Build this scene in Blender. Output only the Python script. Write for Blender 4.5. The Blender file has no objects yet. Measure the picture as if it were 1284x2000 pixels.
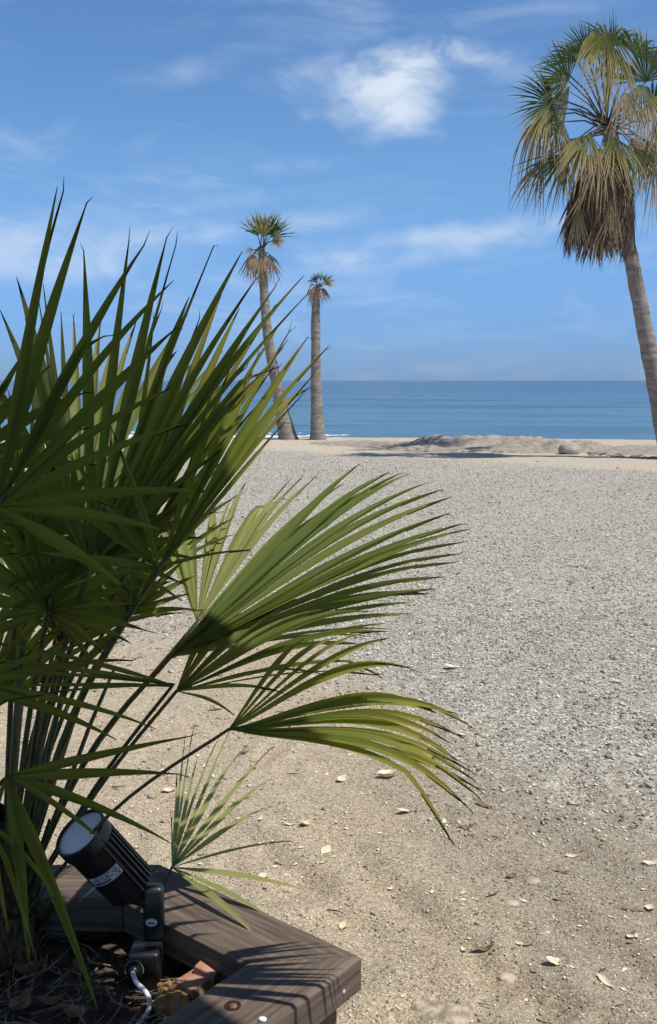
import bpy, math, random
import numpy as np
from mathutils import Vector, Matrix, noise as mnoise

# ------------------------------------------------------------------ camera
CAM_H = 1.6
FOC = 1900.0                       # focal length in pixels of the 1284 x 2000 photograph
PITCH = math.atan(257.0 / FOC)
sc = bpy.context.scene
col = sc.collection
cam_d = bpy.data.cameras.new('camera')
cam_d.sensor_fit = 'VERTICAL'
cam_d.sensor_height = 24.0
cam_d.lens = 24.0 * FOC / 2000.0
cam_d.clip_start = 0.02
cam_d.clip_end = 80000
cam = bpy.data.objects.new('camera', cam_d)
col.objects.link(cam)
cam.location = (0, 0, CAM_H)
cam.rotation_euler = (math.radians(90) - PITCH, 0, 0)
sc.camera = cam

# ------------------------------------------------------------------ sky, sun, exposure
SUN_AZ, SUN_EL = math.radians(114), math.radians(62)   # azimuth clockwise from the view direction
world = bpy.data.worlds.new('World')
sc.world = world
world.use_nodes = True
wn, wl = world.node_tree.nodes, world.node_tree.links
wn.clear()


def wnode(t, **kw):
    n = wn.new(t)
    for k, v in kw.items():
        setattr(n, k, v)
    return n


def wmath(op, a, b=None, clamp=False):
    n = wnode('ShaderNodeMath', operation=op, use_clamp=clamp)
    for i, v in enumerate((a, b)):
        if v is None:
            continue
        if isinstance(v, (int, float)):
            n.inputs[i].default_value = v
        else:
            wl.new(v, n.inputs[i])
    return n.outputs[0]


SKY_HIGH, SKY_LOW = (.72, 1.0, 1.27, 1), (.27, .49, 1.15, 1)   # sea air: bluer low down than the plain model
sky = wnode('ShaderNodeTexSky', sky_type='NISHITA')
sky.sun_disc = False
sky.sun_elevation = SUN_EL
sky.sun_rotation = SUN_AZ
sky.altitude = 0
sky.air_density = 1.0
sky.dust_density = 0.15
sky.ozone_density = 2.0
tc = wnode('ShaderNodeTexCoord')
DIR = tc.outputs['Generated']


def wvec(op, a, b):
    n = wnode('ShaderNodeVectorMath', operation=op)
    for i, v in enumerate((a, b)):
        if isinstance(v, tuple):
            n.inputs[i].default_value = v
        else:
            wl.new(v, n.inputs[i])
    return n.outputs[0]


def wnoise(vec, scale, detail=6, rough=0.55, dist=0.0):
    n = wnode('ShaderNodeTexNoise')
    n.inputs['Scale'].default_value = scale
    n.inputs['Detail'].default_value = detail
    n.inputs['Roughness'].default_value = rough
    n.inputs['Distortion'].default_value = dist
    wl.new(vec, n.inputs['Vector'])
    return n.outputs[0]


def wramp(v, a, b, lo=0.0, hi=1.0):
    n = wnode('ShaderNodeMapRange', interpolation_type='SMOOTHSTEP')
    n.inputs['From Min'].default_value = a
    n.inputs['From Max'].default_value = b
    n.inputs['To Min'].default_value = lo
    n.inputs['To Max'].default_value = hi
    wl.new(v, n.inputs['Value'])
    return n.outputs[0]


def sky_dir(px, py):
    u, v = (px - 642) / FOC, (py - 1000) / FOC
    d = Vector((u, math.cos(PITCH) - v * math.sin(PITCH), -math.sin(PITCH) - v * math.cos(PITCH)))
    return d.normalized()


cl_vec = wvec('MULTIPLY', DIR, (1, 1, 1.9))
cl_fine = wnoise(wvec('ADD', cl_vec, (4.2, 2.9, 0)), 12.0, 6, 0.62, 0.5)
_w = wnode('ShaderNodeTexNoise')
_w.inputs['Scale'].default_value = 15.0
_w.inputs['Detail'].default_value = 4
wl.new(cl_vec, _w.inputs['Vector'])
cl_warp = wvec('SUBTRACT', _w.outputs[1], (.5, .5, .5))


def puff(px, py, rx, rz, warp, lo, hi, slant=0.0):
    """soft cloud patch round one direction of the sky"""
    c = sky_dir(px, py)
    diff = wvec('SUBTRACT', DIR, tuple(c))
    if slant:
        m = wnode('ShaderNodeVectorRotate', rotation_type='Y_AXIS')
        m.inputs['Angle'].default_value = slant
        wl.new(diff, m.inputs['Vector'])
        diff = m.outputs[0]
    q = wvec('MULTIPLY', diff, (1 / rx, 1 / rx, 1 / rz))
    ln = wnode('ShaderNodeVectorMath', operation='LENGTH')
    wl.new(wvec('ADD', q, wvec('MULTIPLY', cl_warp, (warp, warp, warp))), ln.inputs[0])
    fall = wramp(ln.outputs['Value'], 1.15, 0.1)
    return wmath('MULTIPLY', fall, wramp(cl_fine, lo, hi))


st2 = wvec('MULTIPLY', DIR, (1.0, 1.0, 4.2))
wisps = wramp(wnoise(wvec('ADD', st2, (3.1, 1.7, 0.4)), 5.5, 6, 0.6, 0.7), 0.46, 0.80)
wisps = wmath('MULTIPLY', wisps, 0.26)
clouds = wisps
for args, amt in (((800, 150, .092, .034, 1.6, .28, .56, .16), .95),
                  ((765, 200, .062, .036, 1.6, .28, .58, -.1), .90),
                  ((620, 140, .075, .022, 1.6, .34, .70, .1), .36),
                  ((940, 120, .070, .016, 1.6, .34, .70, -.3), .20),
                  ((900, 460, .170, .018, 1.3, .26, .64, .06), .52),
                  ((760, 505, .150, .020, 1.3, .26, .64, .10), .46),
                  ((320, 460, .100, .020, 1.3, .30, .66, .10), .46),
                  ((90, 490, .170, .045, 1.3, .26, .62, .0), .52),
                  ((330, 400, .110, .016, 1.3, .30, .66, .1), .34),
                  ((620, 430, .120, .014, 1.3, .30, .66, .1), .30),
                  ((590, 325, .060, .012, 1.4, .34, .70, .1), .30),
                  ((350, 140, .080, .014, 1.4, .36, .72, .2), .22)):
    clouds = wmath('MAXIMUM', clouds, wmath('MULTIPLY', puff(*args), amt))
mixc = wnode('ShaderNodeMix', data_type='RGBA')
wl.new(clouds, mixc.inputs['Factor'])
hs = wnode('ShaderNodeHueSaturation')
hs.inputs['Saturation'].default_value = 1.0
hs.inputs['Value'].default_value = 1.0
wl.new(sky.outputs[0], hs.inputs['Color'])
sepd = wnode('ShaderNodeSeparateXYZ')
wl.new(DIR, sepd.inputs[0])
low = wramp(sepd.outputs[2], .22, -.03)
tint = wnode('ShaderNodeMix', data_type='RGBA', blend_type='MULTIPLY')
tint.inputs['Factor'].default_value = 1.0
tcol = wnode('ShaderNodeMix', data_type='RGBA')
wl.new(low, tcol.inputs['Factor'])
tcol.inputs['A'].default_value = SKY_HIGH
tcol.inputs['B'].default_value = SKY_LOW
wl.new(hs.outputs[0], tint.inputs['A'])
wl.new(tcol.outputs['Result'], tint.inputs['B'])
wl.new(tint.outputs['Result'], mixc.inputs['A'])
mixc.inputs['B'].default_value = (7.0, 7.9, 9.0, 1)
bg = wnode('ShaderNodeBackground')
bg.inputs['Strength'].default_value = 0.105
wl.new(mixc.outputs['Result'], bg.inputs['Color'])
wo = wnode('ShaderNodeOutputWorld')
wl.new(bg.outputs[0], wo.inputs['Surface'])

sun_d = bpy.data.lights.new('sun', 'SUN')
sun_d.energy = 4.9
sun_d.angle = math.radians(0.5)
sun_d.color = (1.0, 0.95, 0.87)
sun = bpy.data.objects.new('sun', sun_d)
col.objects.link(sun)
SUN_TO = Vector((math.sin(SUN_AZ) * math.cos(SUN_EL), math.cos(SUN_AZ) * math.cos(SUN_EL), math.sin(SUN_EL)))
sun.rotation_euler = SUN_TO.to_track_quat('Z', 'Y').to_euler()
sun.location = (10, 10, 30)

sc.view_settings.view_transform = 'Standard'
sc.view_settings.look = 'None'
sc.view_settings.gamma = 1.0
sc.view_settings.use_curve_mapping = False
sc.view_settings.exposure = 0.0
sc.cycles.max_bounces = 5
sc.cycles.diffuse_bounces = 3
sc.cycles.glossy_bounces = 2
sc.cycles.transmission_bounces = 4
sc.cycles.transparent_max_bounces = 8

# ------------------------------------------------------------------ helpers
random.seed(11)
rng = np.random.default_rng(11)


def ray(px, py):
    u, v = (px - 642) / FOC, (py - 1000) / FOC
    return Vector((u, math.cos(PITCH) - v * math.sin(PITCH), -math.sin(PITCH) - v * math.cos(PITCH)))


def at(px, py, Y):
    """point of the place at distance Y ahead of the camera's foot"""
    d = ray(px, py)
    return Vector((0, 0, CAM_H)) + d * (Y / d.y)


def on(px, py, Z=0.0):
    """point of a level surface at height Z"""
    d = ray(px, py)
    return Vector((0, 0, CAM_H)) + d * ((Z - CAM_H) / d.z)


class MB:
    def __init__(self):
        self.v, self.f, self.a = [], [], []

    def add(self, vs, fs, a=None):
        o = len(self.v)
        self.v += [tuple(p) for p in vs]
        self.f += [tuple(i + o for i in f) for f in fs]
        self.a += list(a) if a is not None else [0.0] * len(vs)

    def tube(self, pts, rad, n=8, cap=True, squash=1.0, a=None):
        pts = [Vector(p) for p in pts]
        m = len(pts)
        if isinstance(rad, (int, float)):
            rad = [rad] * m
        t0 = (pts[1] - pts[0]).normalized()
        ref = Vector((0, 0, 1)) if abs(t0.z) < .9 else Vector((0, 1, 0))
        s = t0.cross(ref).normalized()
        vs, aa = [], []
        for i, p in enumerate(pts):
            t = (pts[min(i + 1, m - 1)] - pts[max(i - 1, 0)]).normalized()
            s = (s - t * s.dot(t)).normalized()
            b = t.cross(s)
            for k in range(n):
                an = 2 * math.pi * k / n
                vs.append(p + (s * math.cos(an) + b * math.sin(an) * squash) * rad[i])
                aa.append(a[i] if a is not None else i / (m - 1))
        fs = [(i * n + k, i * n + (k + 1) % n, (i + 1) * n + (k + 1) % n, (i + 1) * n + k) for i in range(m - 1) for k in range(n)]
        if cap:
            fs += [tuple(range(n))[::-1], tuple(range((m - 1) * n, m * n))]
        self.add(vs, fs, aa)
        return self

    def grid(self, rows, a=None):
        """rows: equally long lists of points"""
        n = len(rows[0])
        vs = [p for r in rows for p in r]
        fs = [(i * n + k, i * n + k + 1, (i + 1) * n + k + 1, (i + 1) * n + k) for i in range(len(rows) - 1) for k in range(n - 1)]
        self.add(vs, fs, a)
        return self

    def box(self, o, X, Y, Z, bev=0.0):
        """box from corner o along three edge vectors, with chamfered edges"""
        o, X, Y, Z = Vector(o), Vector(X), Vector(Y), Vector(Z)
        if bev <= 0:
            vs = [o + X * i + Y * j + Z * k for k in (0, 1) for j in (0, 1) for i in (0, 1)]
            self.add(vs, [(0, 2, 3, 1), (4, 5, 7, 6), (0, 1, 5, 4), (2, 6, 7, 3), (0, 4, 6, 2), (1, 3, 7, 5)])
            return self
        import bmesh
        bm = bmesh.new()
        vs = [bm.verts.new(o + X * i + Y * j + Z * k) for k in (0, 1) for j in (0, 1) for i in (0, 1)]
        for q in [(0, 2, 3, 1), (4, 5, 7, 6), (0, 1, 5, 4), (2, 6, 7, 3), (0, 4, 6, 2), (1, 3, 7, 5)]:
            bm.faces.new([vs[i] for i in q])
        bmesh.ops.bevel(bm, geom=bm.edges[:], offset=bev, segments=2, affect='EDGES', profile=.6)
        bm.verts.index_update()
        self.add([v.co.copy() for v in bm.verts], [[v.index for v in f.verts] for f in bm.faces])
        bm.free()
        return self

    def build(self, name, mat, parent=None, base=None, smooth=True, attr=None):
        b = Vector(base) if base is not None else Vector((0, 0, 0))
        me = bpy.data.meshes.new(name)
        me.from_pydata([(p[0] - b.x, p[1] - b.y, p[2] - b.z) for p in self.v], [], self.f)
        if attr:
            at_ = me.attributes.new(attr, 'FLOAT', 'POINT')
            at_.data.foreach_set('value', np.array(self.a, dtype=np.float32))
        if smooth:
            me.polygons.foreach_set('use_smooth', np.ones(len(me.polygons), dtype=bool))
        if mat:
            me.materials.append(mat)
        me.update()
        ob = bpy.data.objects.new(name, me)
        col.objects.link(ob)
        if parent is not None:
            ob.parent = parent
        elif base is not None:
            ob.location = b
        return ob


def thing(name, base, label, cat, group=None):
    o = bpy.data.objects.new(name, None)
    o.empty_display_size = .1
    col.objects.link(o)
    o.location = base
    tag(o, label, cat, group)
    return o


def tag(o, label=None, cat=None, group=None, kind=None):
    for k, v in (('label', label), ('category', cat), ('group', group), ('kind', kind)):
        if v:
            o[k] = v
    return o


def smooth01(x, a, b):
    t = np.clip((np.asarray(x, dtype=float) - a) / (b - a), 0, 1)
    return t * t * (3 - 2 * t)


# ------------------------------------------------------------------ materials
class Mat:
    def __init__(self, name, rough=.6, spec=.4):
        self.m = bpy.data.materials.new(name)
        self.m.use_nodes = True
        self.n, self.l = self.m.node_tree.nodes, self.m.node_tree.links
        self.b = self.n['Principled BSDF']
        self.b.inputs['Roughness'].default_value = rough
        self.b.inputs['Specular IOR Level'].default_value = spec
        self._co = None

    def node(self, t, **kw):
        n = self.n.new(t)
        for k, v in kw.items():
            setattr(n, k, v)
        return n

    def put(self, v, s):
        if isinstance(v, (int, float)):
            s.default_value = v
        elif isinstance(v, tuple):
            s.default_value = v if len(v) == len(s.default_value) else tuple(v) + (1,)
        else:
            self.l.new(v, s)

    def co(self, scale=(1, 1, 1), kind='Object', off=None):
        if self._co is None:
            self._co = self.node('ShaderNodeTexCoord')
        m = self.node('ShaderNodeMapping')
        m.inputs['Scale'].default_value = scale
        if off is not None:
            self.l.new(off, m.inputs['Location'])
        self.l.new(self._co.outputs[kind], m.inputs['Vector'])
        return m.outputs[0]

    def noise(self, scale, detail=5, rough=.55, vec=None, dist=0.0):
        n = self.node('ShaderNodeTexNoise')
        n.inputs['Scale'].default_value = scale
        n.inputs['Detail'].default_value = detail
        n.inputs['Roughness'].default_value = rough
        n.inputs['Distortion'].default_value = dist
        self.l.new(vec if vec is not None else self.co(), n.inputs['Vector'])
        return n.outputs[0]

    def voro(self, scale, vec=None, out='Color', feature='F1', rnd=1.0):
        n = self.node('ShaderNodeTexVoronoi', feature=feature)
        n.inputs['Scale'].default_value = scale
        n.inputs['Randomness'].default_value = rnd
        self.l.new(vec if vec is not None else self.co(), n.inputs['Vector'])
        return n.outputs[out]

    def ramp(self, v, a, b, lo=0.0, hi=1.0):
        n = self.node('ShaderNodeMapRange', interpolation_type='SMOOTHSTEP')
        for k, x in (('From Min', a), ('From Max', b), ('To Min', lo), ('To Max', hi)):
            n.inputs[k].default_value = x
        self.put(v, n.inputs['Value'])
        return n.outputs[0]

    def mix(self, f, a, b, mode='MIX'):
        n = self.node('ShaderNodeMix', data_type='RGBA', blend_type=mode)
        self.put(f, n.inputs['Factor'])
        self.put(a, n.inputs['A'])
        self.put(b, n.inputs['B'])
        return n.outputs['Result']

    def math(self, op, a, b=0.0):
        n = self.node('ShaderNodeMath', operation=op)
        self.put(a, n.inputs[0])
        self.put(b, n.inputs[1])
        return n.outputs[0]

    def attr(self, name, out='Fac'):
        n = self.node('ShaderNodeAttribute', attribute_name=name)
        return n.outputs[out]

    def rand(self):
        return self.node('ShaderNodeObjectInfo').outputs['Random']

    def bump(self, h, strength=.4, dist=.01, normal=None):
        n = self.node('ShaderNodeBump')
        n.inputs['Strength'].default_value = strength
        n.inputs['Distance'].default_value = dist
        self.put(h, n.inputs['Height'])
        if normal is not None:
            self.l.new(normal, n.inputs['Normal'])
        self.l.new(n.outputs[0], self.b.inputs['Normal'])
        return n.outputs[0]

    def color(self, c):
        self.put(c, self.b.inputs['Base Color'])
        return self


def mat_leaf(name, base, dark, trans, tip=(.045, .03, .018), yellow=(.22, .2, .05), yl=(.80, 1.0), tamt=.32, tipat=(.93, .97)):
    """palm leaf: fibre streaks along the blade, yellowing and burnt tips, some light coming through"""
    M = Mat(name, .58, .12)
    t = M.attr('lt')
    r = M.rand()
    cx = M.node('ShaderNodeCombineXYZ')
    M.l.new(M.math('MULTIPLY', M.attr('lw'), 5.0), cx.inputs[0])
    M.l.new(M.math('MULTIPLY', t, 2.2), cx.inputs[1])
    M.l.new(M.math('MULTIPLY', r, 60.0), cx.inputs[2])
    streak = M.noise(1.6, 4, .65, cx.outputs[0])
    spot = M.noise(38, 4, .7)
    c = M.mix(M.ramp(streak, .3, .70), dark, base)
    c = M.mix(M.ramp(spot, .66, .74, 0, .5), c, yellow)
    c = M.mix(M.math('MULTIPLY', M.ramp(r, .3, 1), .30), c, yellow)
    edge = M.math('ADD', t, M.math('MULTIPLY', M.math('SUBTRACT', M.noise(14, 3), .5), .16))
    edge = M.math('ADD', edge, M.math('MULTIPLY', M.math('SUBTRACT', r, .5), .06))
    c = M.mix(M.ramp(edge, yl[0], yl[1], 0, .85), c, yellow)
    tp = M.ramp(edge, tipat[0], tipat[1])
    c = M.mix(tp, c, tip)
    M.color(c)
    M.bump(streak, .25, .002)
    tr = M.node('ShaderNodeBsdfTranslucent')
    tcol = M.mix(tp, M.mix(M.ramp(edge, yl[0], yl[1], 0, .8), trans, (yellow[0] * 1.3, yellow[1] * 1.2, yellow[2])), tip)
    M.l.new(tcol, tr.inputs['Color'])
    ms = M.node('ShaderNodeMixShader')
    ms.inputs[0].default_value = tamt
    M.l.new(M.b.outputs[0], ms.inputs[1])
    M.l.new(tr.outputs[0], ms.inputs[2])
    M.l.new(ms.outputs[0], M.n['Material Output'].inputs['Surface'])
    return M.m


LEAF = mat_leaf('fan_leaf', (.125, .168, .032), (.036, .064, .015), (.30, .34, .035), yellow=(.22, .22, .05))
LEAF_Y = mat_leaf('fan_leaf_yellowing_sunlit', (.185, .225, .036), (.085, .120, .022), (.38, .41, .04), yl=(.45, .95), yellow=(.28, .25, .05))  # own tone of the yellowing frond; on others, sunlight put into the colour
LEAF_P = mat_leaf('fan_leaf_pale_sunlit', (.300, .325, .115), (.180, .210, .070), (.40, .43, .10), yl=(.6, 1.0), yellow=(.32, .30, .12))  # pale tone of the young frond; also paints the back fronds as sunlit
W_GREEN = mat_leaf('palm_green', (.110, .150, .040), (.055, .085, .022), (.15, .20, .03), tip=(.46, .38, .20), yellow=(.34, .31, .10), yl=(.55, .98), tipat=(.80, 1.0))
W_YELLOW = mat_leaf('palm_yellow', (.250, .245, .070), (.095, .120, .028), (.32, .30, .08), tip=(.54, .44, .26), yellow=(.56, .46, .22), yl=(.30, .75), tipat=(.6, .95))
W_DRY = mat_leaf('palm_dry', (.420, .320, .190), (.180, .120, .070), (.30, .22, .11), tip=(.30, .21, .13), yellow=(.48, .36, .22), yl=(.2, .9), tamt=.16)
W_DEAD = mat_leaf('palm_dead', (.205, .150, .105), (.060, .042, .030), (.10, .07, .04), tip=(.10, .07, .05), yellow=(.17, .125, .085), yl=(.2, .9), tamt=.08)


def simple(name, c1, c2, scale, rough=.7, bump=.0, bdist=.004, stretch=(1, 1, 1), spec=.3, lo=.35, hi=.65):
    M = Mat(name, rough, spec)
    n = M.noise(scale, 6, .6, M.co(stretch))
    M.color(M.mix(M.ramp(n, lo, hi), c1, c2))
    if bump:
        M.bump(n, bump, bdist)
    return M.m


PETIOLE = simple('petiole', (.050, .062, .022), (.115, .105, .040), 6, .5, .2, .002, (20, 20, 3))
W_PETIOLE = simple('palm_petiole', (.075, .060, .045), (.17, .14, .09), 5, .55, .2, .01, (3, 3, 1))
FIBRE = simple('stem_fibre', (.035, .022, .013), (.14, .085, .045), 30, .95, .9, .008, (3, 3, 1))
BARK = None


def mat_bark():
    M = Mat('palm_bark', .92, .15)
    ring = M.noise(1.0, 6, .65, M.co((2.2, 2.2, 9)))
    big = M.noise(1.3, 4, .6, M.co((1, 1, 1.6)))
    fine = M.noise(26, 4, .7, M.co((1, 1, 2.5)))
    c = M.mix(M.ramp(ring, .34, .66), (.165, .142, .120), (.360, .322, .278))
    c = M.mix(M.ramp(big, .42, .66, 0, .6), c, (.300, .225, .175))
    c = M.mix(M.ramp(fine, .5, .75, 0, .45), c, (.110, .085, .068))
    M.color(c)
    b = M.bump(M.math('ADD', ring, M.math('MULTIPLY', fine, .4)), .8, .03)
    return M.m


BARK = mat_bark()


def mat_beach():
    M = Mat('beach_sand', .95, .12)
    g = M.attr('gravel')
    fine = M.noise(170, 4, .8)
    grain = M.noise(46, 5, .75)
    med = M.noise(9, 6, .62)
    big = M.noise(1.1, 5, .6)
    sand = M.mix(M.ramp(med, .3, .7), (.285, .225, .152), (.400, .322, .225))
    sand = M.mix(M.ramp(big, .40, .62, 0, .55), sand, (.300, .238, .168))
    red = M.noise(2.3, 4, .6)
    sand = M.mix(M.ramp(red, .56, .72, 0, .40), sand, (.37, .235, .160))
    sand = M.mix(M.ramp(grain, .46, .66, 0, .55), sand, (.165, .132, .092))
    sand = M.mix(M.ramp(grain, .40, .26, 0, .6), sand, (.520, .445, .330))
    sand = M.mix(M.ramp(fine, .45, .7, 0, .55), sand, (.120, .096, .066))
    sp = M.node('ShaderNodeSeparateColor')
    M.l.new(M.voro(210, out='Color'), sp.inputs[0])
    speck = M.mix(M.ramp(sp.outputs[0], .1, .95), (.100, .082, .058), (.500, .430, .320))
    sand = M.mix(M.ramp(sp.outputs[1], .35, .75, .15, .75), sand, speck)
    sand = M.mix(M.math('ADD', M.math('MULTIPLY', M.attr('pale'), .85), .15), sand, (1.47, 1.44, 1.37), 'MULTIPLY')
    dry = M.attr('dry')
    sand = M.mix(M.math('MULTIPLY', dry, .8), sand, M.mix(M.ramp(med, .3, .7), (.440, .375, .275), (.540, .465, .350)))
    vc = M.voro(75, out='Color')
    sepn = M.node('ShaderNodeSeparateColor')
    M.l.new(vc, sepn.inputs[0])
    v2 = M.voro(34, out='Color')
    sep2 = M.node('ShaderNodeSeparateColor')
    M.l.new(v2, sep2.inputs[0])
    peb = M.mix(M.ramp(sepn.outputs[0], .0, 1.0), (.180, .160, .120), (.620, .575, .462))
    peb = M.mix(M.ramp(sepn.outputs[1], .86, .95), peb, (.70, .67, .58))
    peb = M.mix(M.ramp(sepn.outputs[2], .7, 1.0, 0, .6), peb, (.330, .245, .165))
    peb = M.mix(M.ramp(sep2.outputs[0], .2, .9, 0, .5), peb, (.385, .350, .292))
    # loose grit lies thinly in the sand too
    grit = M.math('GREATER_THAN', sepn.outputs[1], .80)
    sandg = M.mix(M.math('MULTIPLY', grit, .16), sand, peb)
    gm = M.ramp(M.math('ADD', g, M.math('MULTIPLY', M.math('SUBTRACT', med, .5), .9)), .25, .8)
    M.color(M.mix(gm, sandg, peb))
    d1 = M.voro(75, out='Distance')
    hgt = M.math('ADD', M.math('MULTIPLY', M.math('SUBTRACT', 1.0, d1), gm), M.math('ADD', M.math('MULTIPLY', fine, .35), M.math('ADD', M.math('ADD', M.math('MULTIPLY', grain, .7), M.math('MULTIPLY', sp.outputs[0], .18)), M.math('MULTIPLY', med, .7))))
    M.bump(hgt, .75, .012)
    return M.m


BEACH = mat_beach()


def mat_sea():
    M = Mat('sea_water', .16, .5)
    d = M.attr('far')
    n1 = M.noise(1.0, 6, .6, M.co((.012, .09, 1)))
    n2 = M.noise(1.0, 6, .6, M.co((.0012, .012, 1)))
    n3 = M.noise(1.0, 5, .6, M.co((.1, .55, 1)))
    deep, shal = (.026, .062, .132), (.080, .172, .235)
    c = M.mix(d, shal, deep)
    c = M.mix(M.ramp(n1, .42, .68, 0, .5), c, (.008, .045, .090))
    c = M.mix(M.ramp(n2, .45, .65, 0, .4), c, (.060, .125, .175))
    c = M.mix(M.ramp(n3, .66, .78, 0, .25), c, (.20, .30, .36))
    M.color(c)
    b1 = M.noise(1.0, 6, .65, M.co((.35, 1.2, 1)))
    b2 = M.noise(1.0, 5, .6, M.co((.05, .20, 1)))
    b = M.bump(M.math('ADD', M.math('MULTIPLY', b1, .35), M.math('MULTIPLY', b2, 1.6)), .9, 1.2)
    M.b.inputs['IOR'].default_value = 1.33
    return M.m


SEA = mat_sea()
FOAM = simple('sea_foam', (.75, .77, .78), (.88, .89, .90), 3, .8, .5, .05)


def mat_wood():
    M = Mat('weathered_timber', .72, .3)
    g = M.noise(1.0, 6, .65, M.co((4, 70, 70)))
    w = M.noise(3.0, 4, .6)
    c = M.mix(M.ramp(g, .3, .72), (.070, .048, .034), (.195, .146, .108))
    c = M.mix(M.ramp(w, .45, .7, 0, .5), c, (.150, .105, .075))
    crack = M.ramp(M.noise(1.0, 3, .5, M.co((2.5, 110, 110))), .66, .72)
    c = M.mix(M.math('MULTIPLY', crack, .55), c, (.040, .030, .024))
    M.color(c)
    M.bump(M.math('SUBTRACT', g, M.math('MULTIPLY', crack, .6)), .35, .003)
    return M.m


WOOD = mat_wood()
SOIL = simple('planter_soil', (.035, .026, .018), (.125, .092, .066), 24, .98, 1.0, .02)
TWIG = simple('dry_twig', (.13, .10, .07), (.38, .30, .21), 40, .9, .3, .002)
BRICK = simple('terracotta_brick', (.33, .17, .11), (.45, .26, .18), 26, .9, .6, .004)
POROUS = simple('porous_stone', (.20, .115, .045), (.46, .30, .13), 34, .95, 1.0, .012)
STONE_G = simple('grey_stone', (.075, .072, .070), (.17, .165, .155), 9, .85, .5, .01)
STONE_T = simple('tan_stone', (.34, .26, .185), (.47, .37, .275), 14, .9, .5, .004)
STONE_F = simple('crusty_rock', (.24, .185, .125), (.50, .42, .30), 26, .95, 1.0, .012)
STONE_P = simple('pink_stone', (.44, .32, .23), (.54, .41, .30), 18, .9, .3, .003)
BOULDER = simple('pale_boulder', (.30, .265, .21), (.46, .41, .33), 4, .92, .7, .03)
BANK = simple('dug_sand', (.250, .212, .165), (.365, .312, .248), 7.0, .97, 1.0, .06)
SHADOW_BITS = simple('dark_shadow_bits', (.022, .017, .012), (.070, .052, .036), 9, .97, .8, .03)
DRYLEAF = simple('dry_leaf', (.55, .46, .31), (.80, .71, .53), 22, .75, .3, .002)
DRYLEAF_B = simple('brown_dry_leaf', (.16, .09, .045), (.33, .21, .11), 25, .8, .3, .002)
BLACK = simple('black_plastic', (.010, .010, .011), (.020, .020, .021), 20, .38, .05, .001, spec=.5)
GREENBLK = simple('dark_green_metal', (.006, .010, .009), (.009, .016, .014), 16, .42, .05, .001, spec=.6)
LENS = simple('frosted_glass', (.80, .81, .83), (.86, .87, .88), 8, .35, .0, spec=.5)
STICKER = simple('silver_sticker', (.50, .50, .51), (.62, .62, .63), 18, .45, .0, spec=.5)
INK = simple('sticker_ink', (.03, .03, .03), (.06, .06, .06), 30, .6)
STEEL = simple('screw_steel', (.42, .42, .42), (.62, .62, .62), 30, .35, spec=.6)
RUST = simple('rusty_iron', (.10, .045, .02), (.26, .13, .06), 60, .85, .6, .002)
GLAND = simple('dull_zinc', (.16, .16, .16), (.28, .28, .28), 40, .5, spec=.5)
CABLE = simple('white_cable', (.62, .64, .68), (.74, .75, .78), 9, .45, .0)
HOLE = simple('bored_hole', (.018, .012, .008), (.035, .022, .014), 40, .95)

# ------------------------------------------------------------------ beach
SEA_Z = -0.5


def fbm(x, y, s, seed=0.0, octv=4):
    out = np.zeros(len(x))
    for i in range(len(x)):
        out[i] = mnoise.fractal(Vector((x[i] * s + seed, y[i] * s - seed, seed)), 0.9, 2.0, octv)
    return out


def gravel_mask(x, y):
    far = 1 - smooth01(y - (22.0 - .78 * x), -1.8, .8)
    near = smooth01(y - (5.4 - .75 * x) + .5 * np.sin(x * 3.1 + y) + .35 * np.sin(x * 5.3 - 2.2 * y), -2.6, 2.4)
    base = np.where(x > .25, .30, .08) * smooth01(x, -.5, .8)
    bare = np.sin(x * 1.1 + 1.7 * np.sin(y * .53 + .6)) * np.sin(y * .83 + 1.3 * np.sin(x * .9 + 1.1)) + .5 * np.sin(x * 2.7 - y * 1.9 + 2 * np.sin(y * 1.3))
    return far * np.clip(near + base, 0, 1) * (1 - .34 * smooth01(bare, .55, 1.25))


def crest(x):
    return 26.5 - .16 * np.clip(x, -40, 40) + .5 * np.sin(x * .3)


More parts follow.
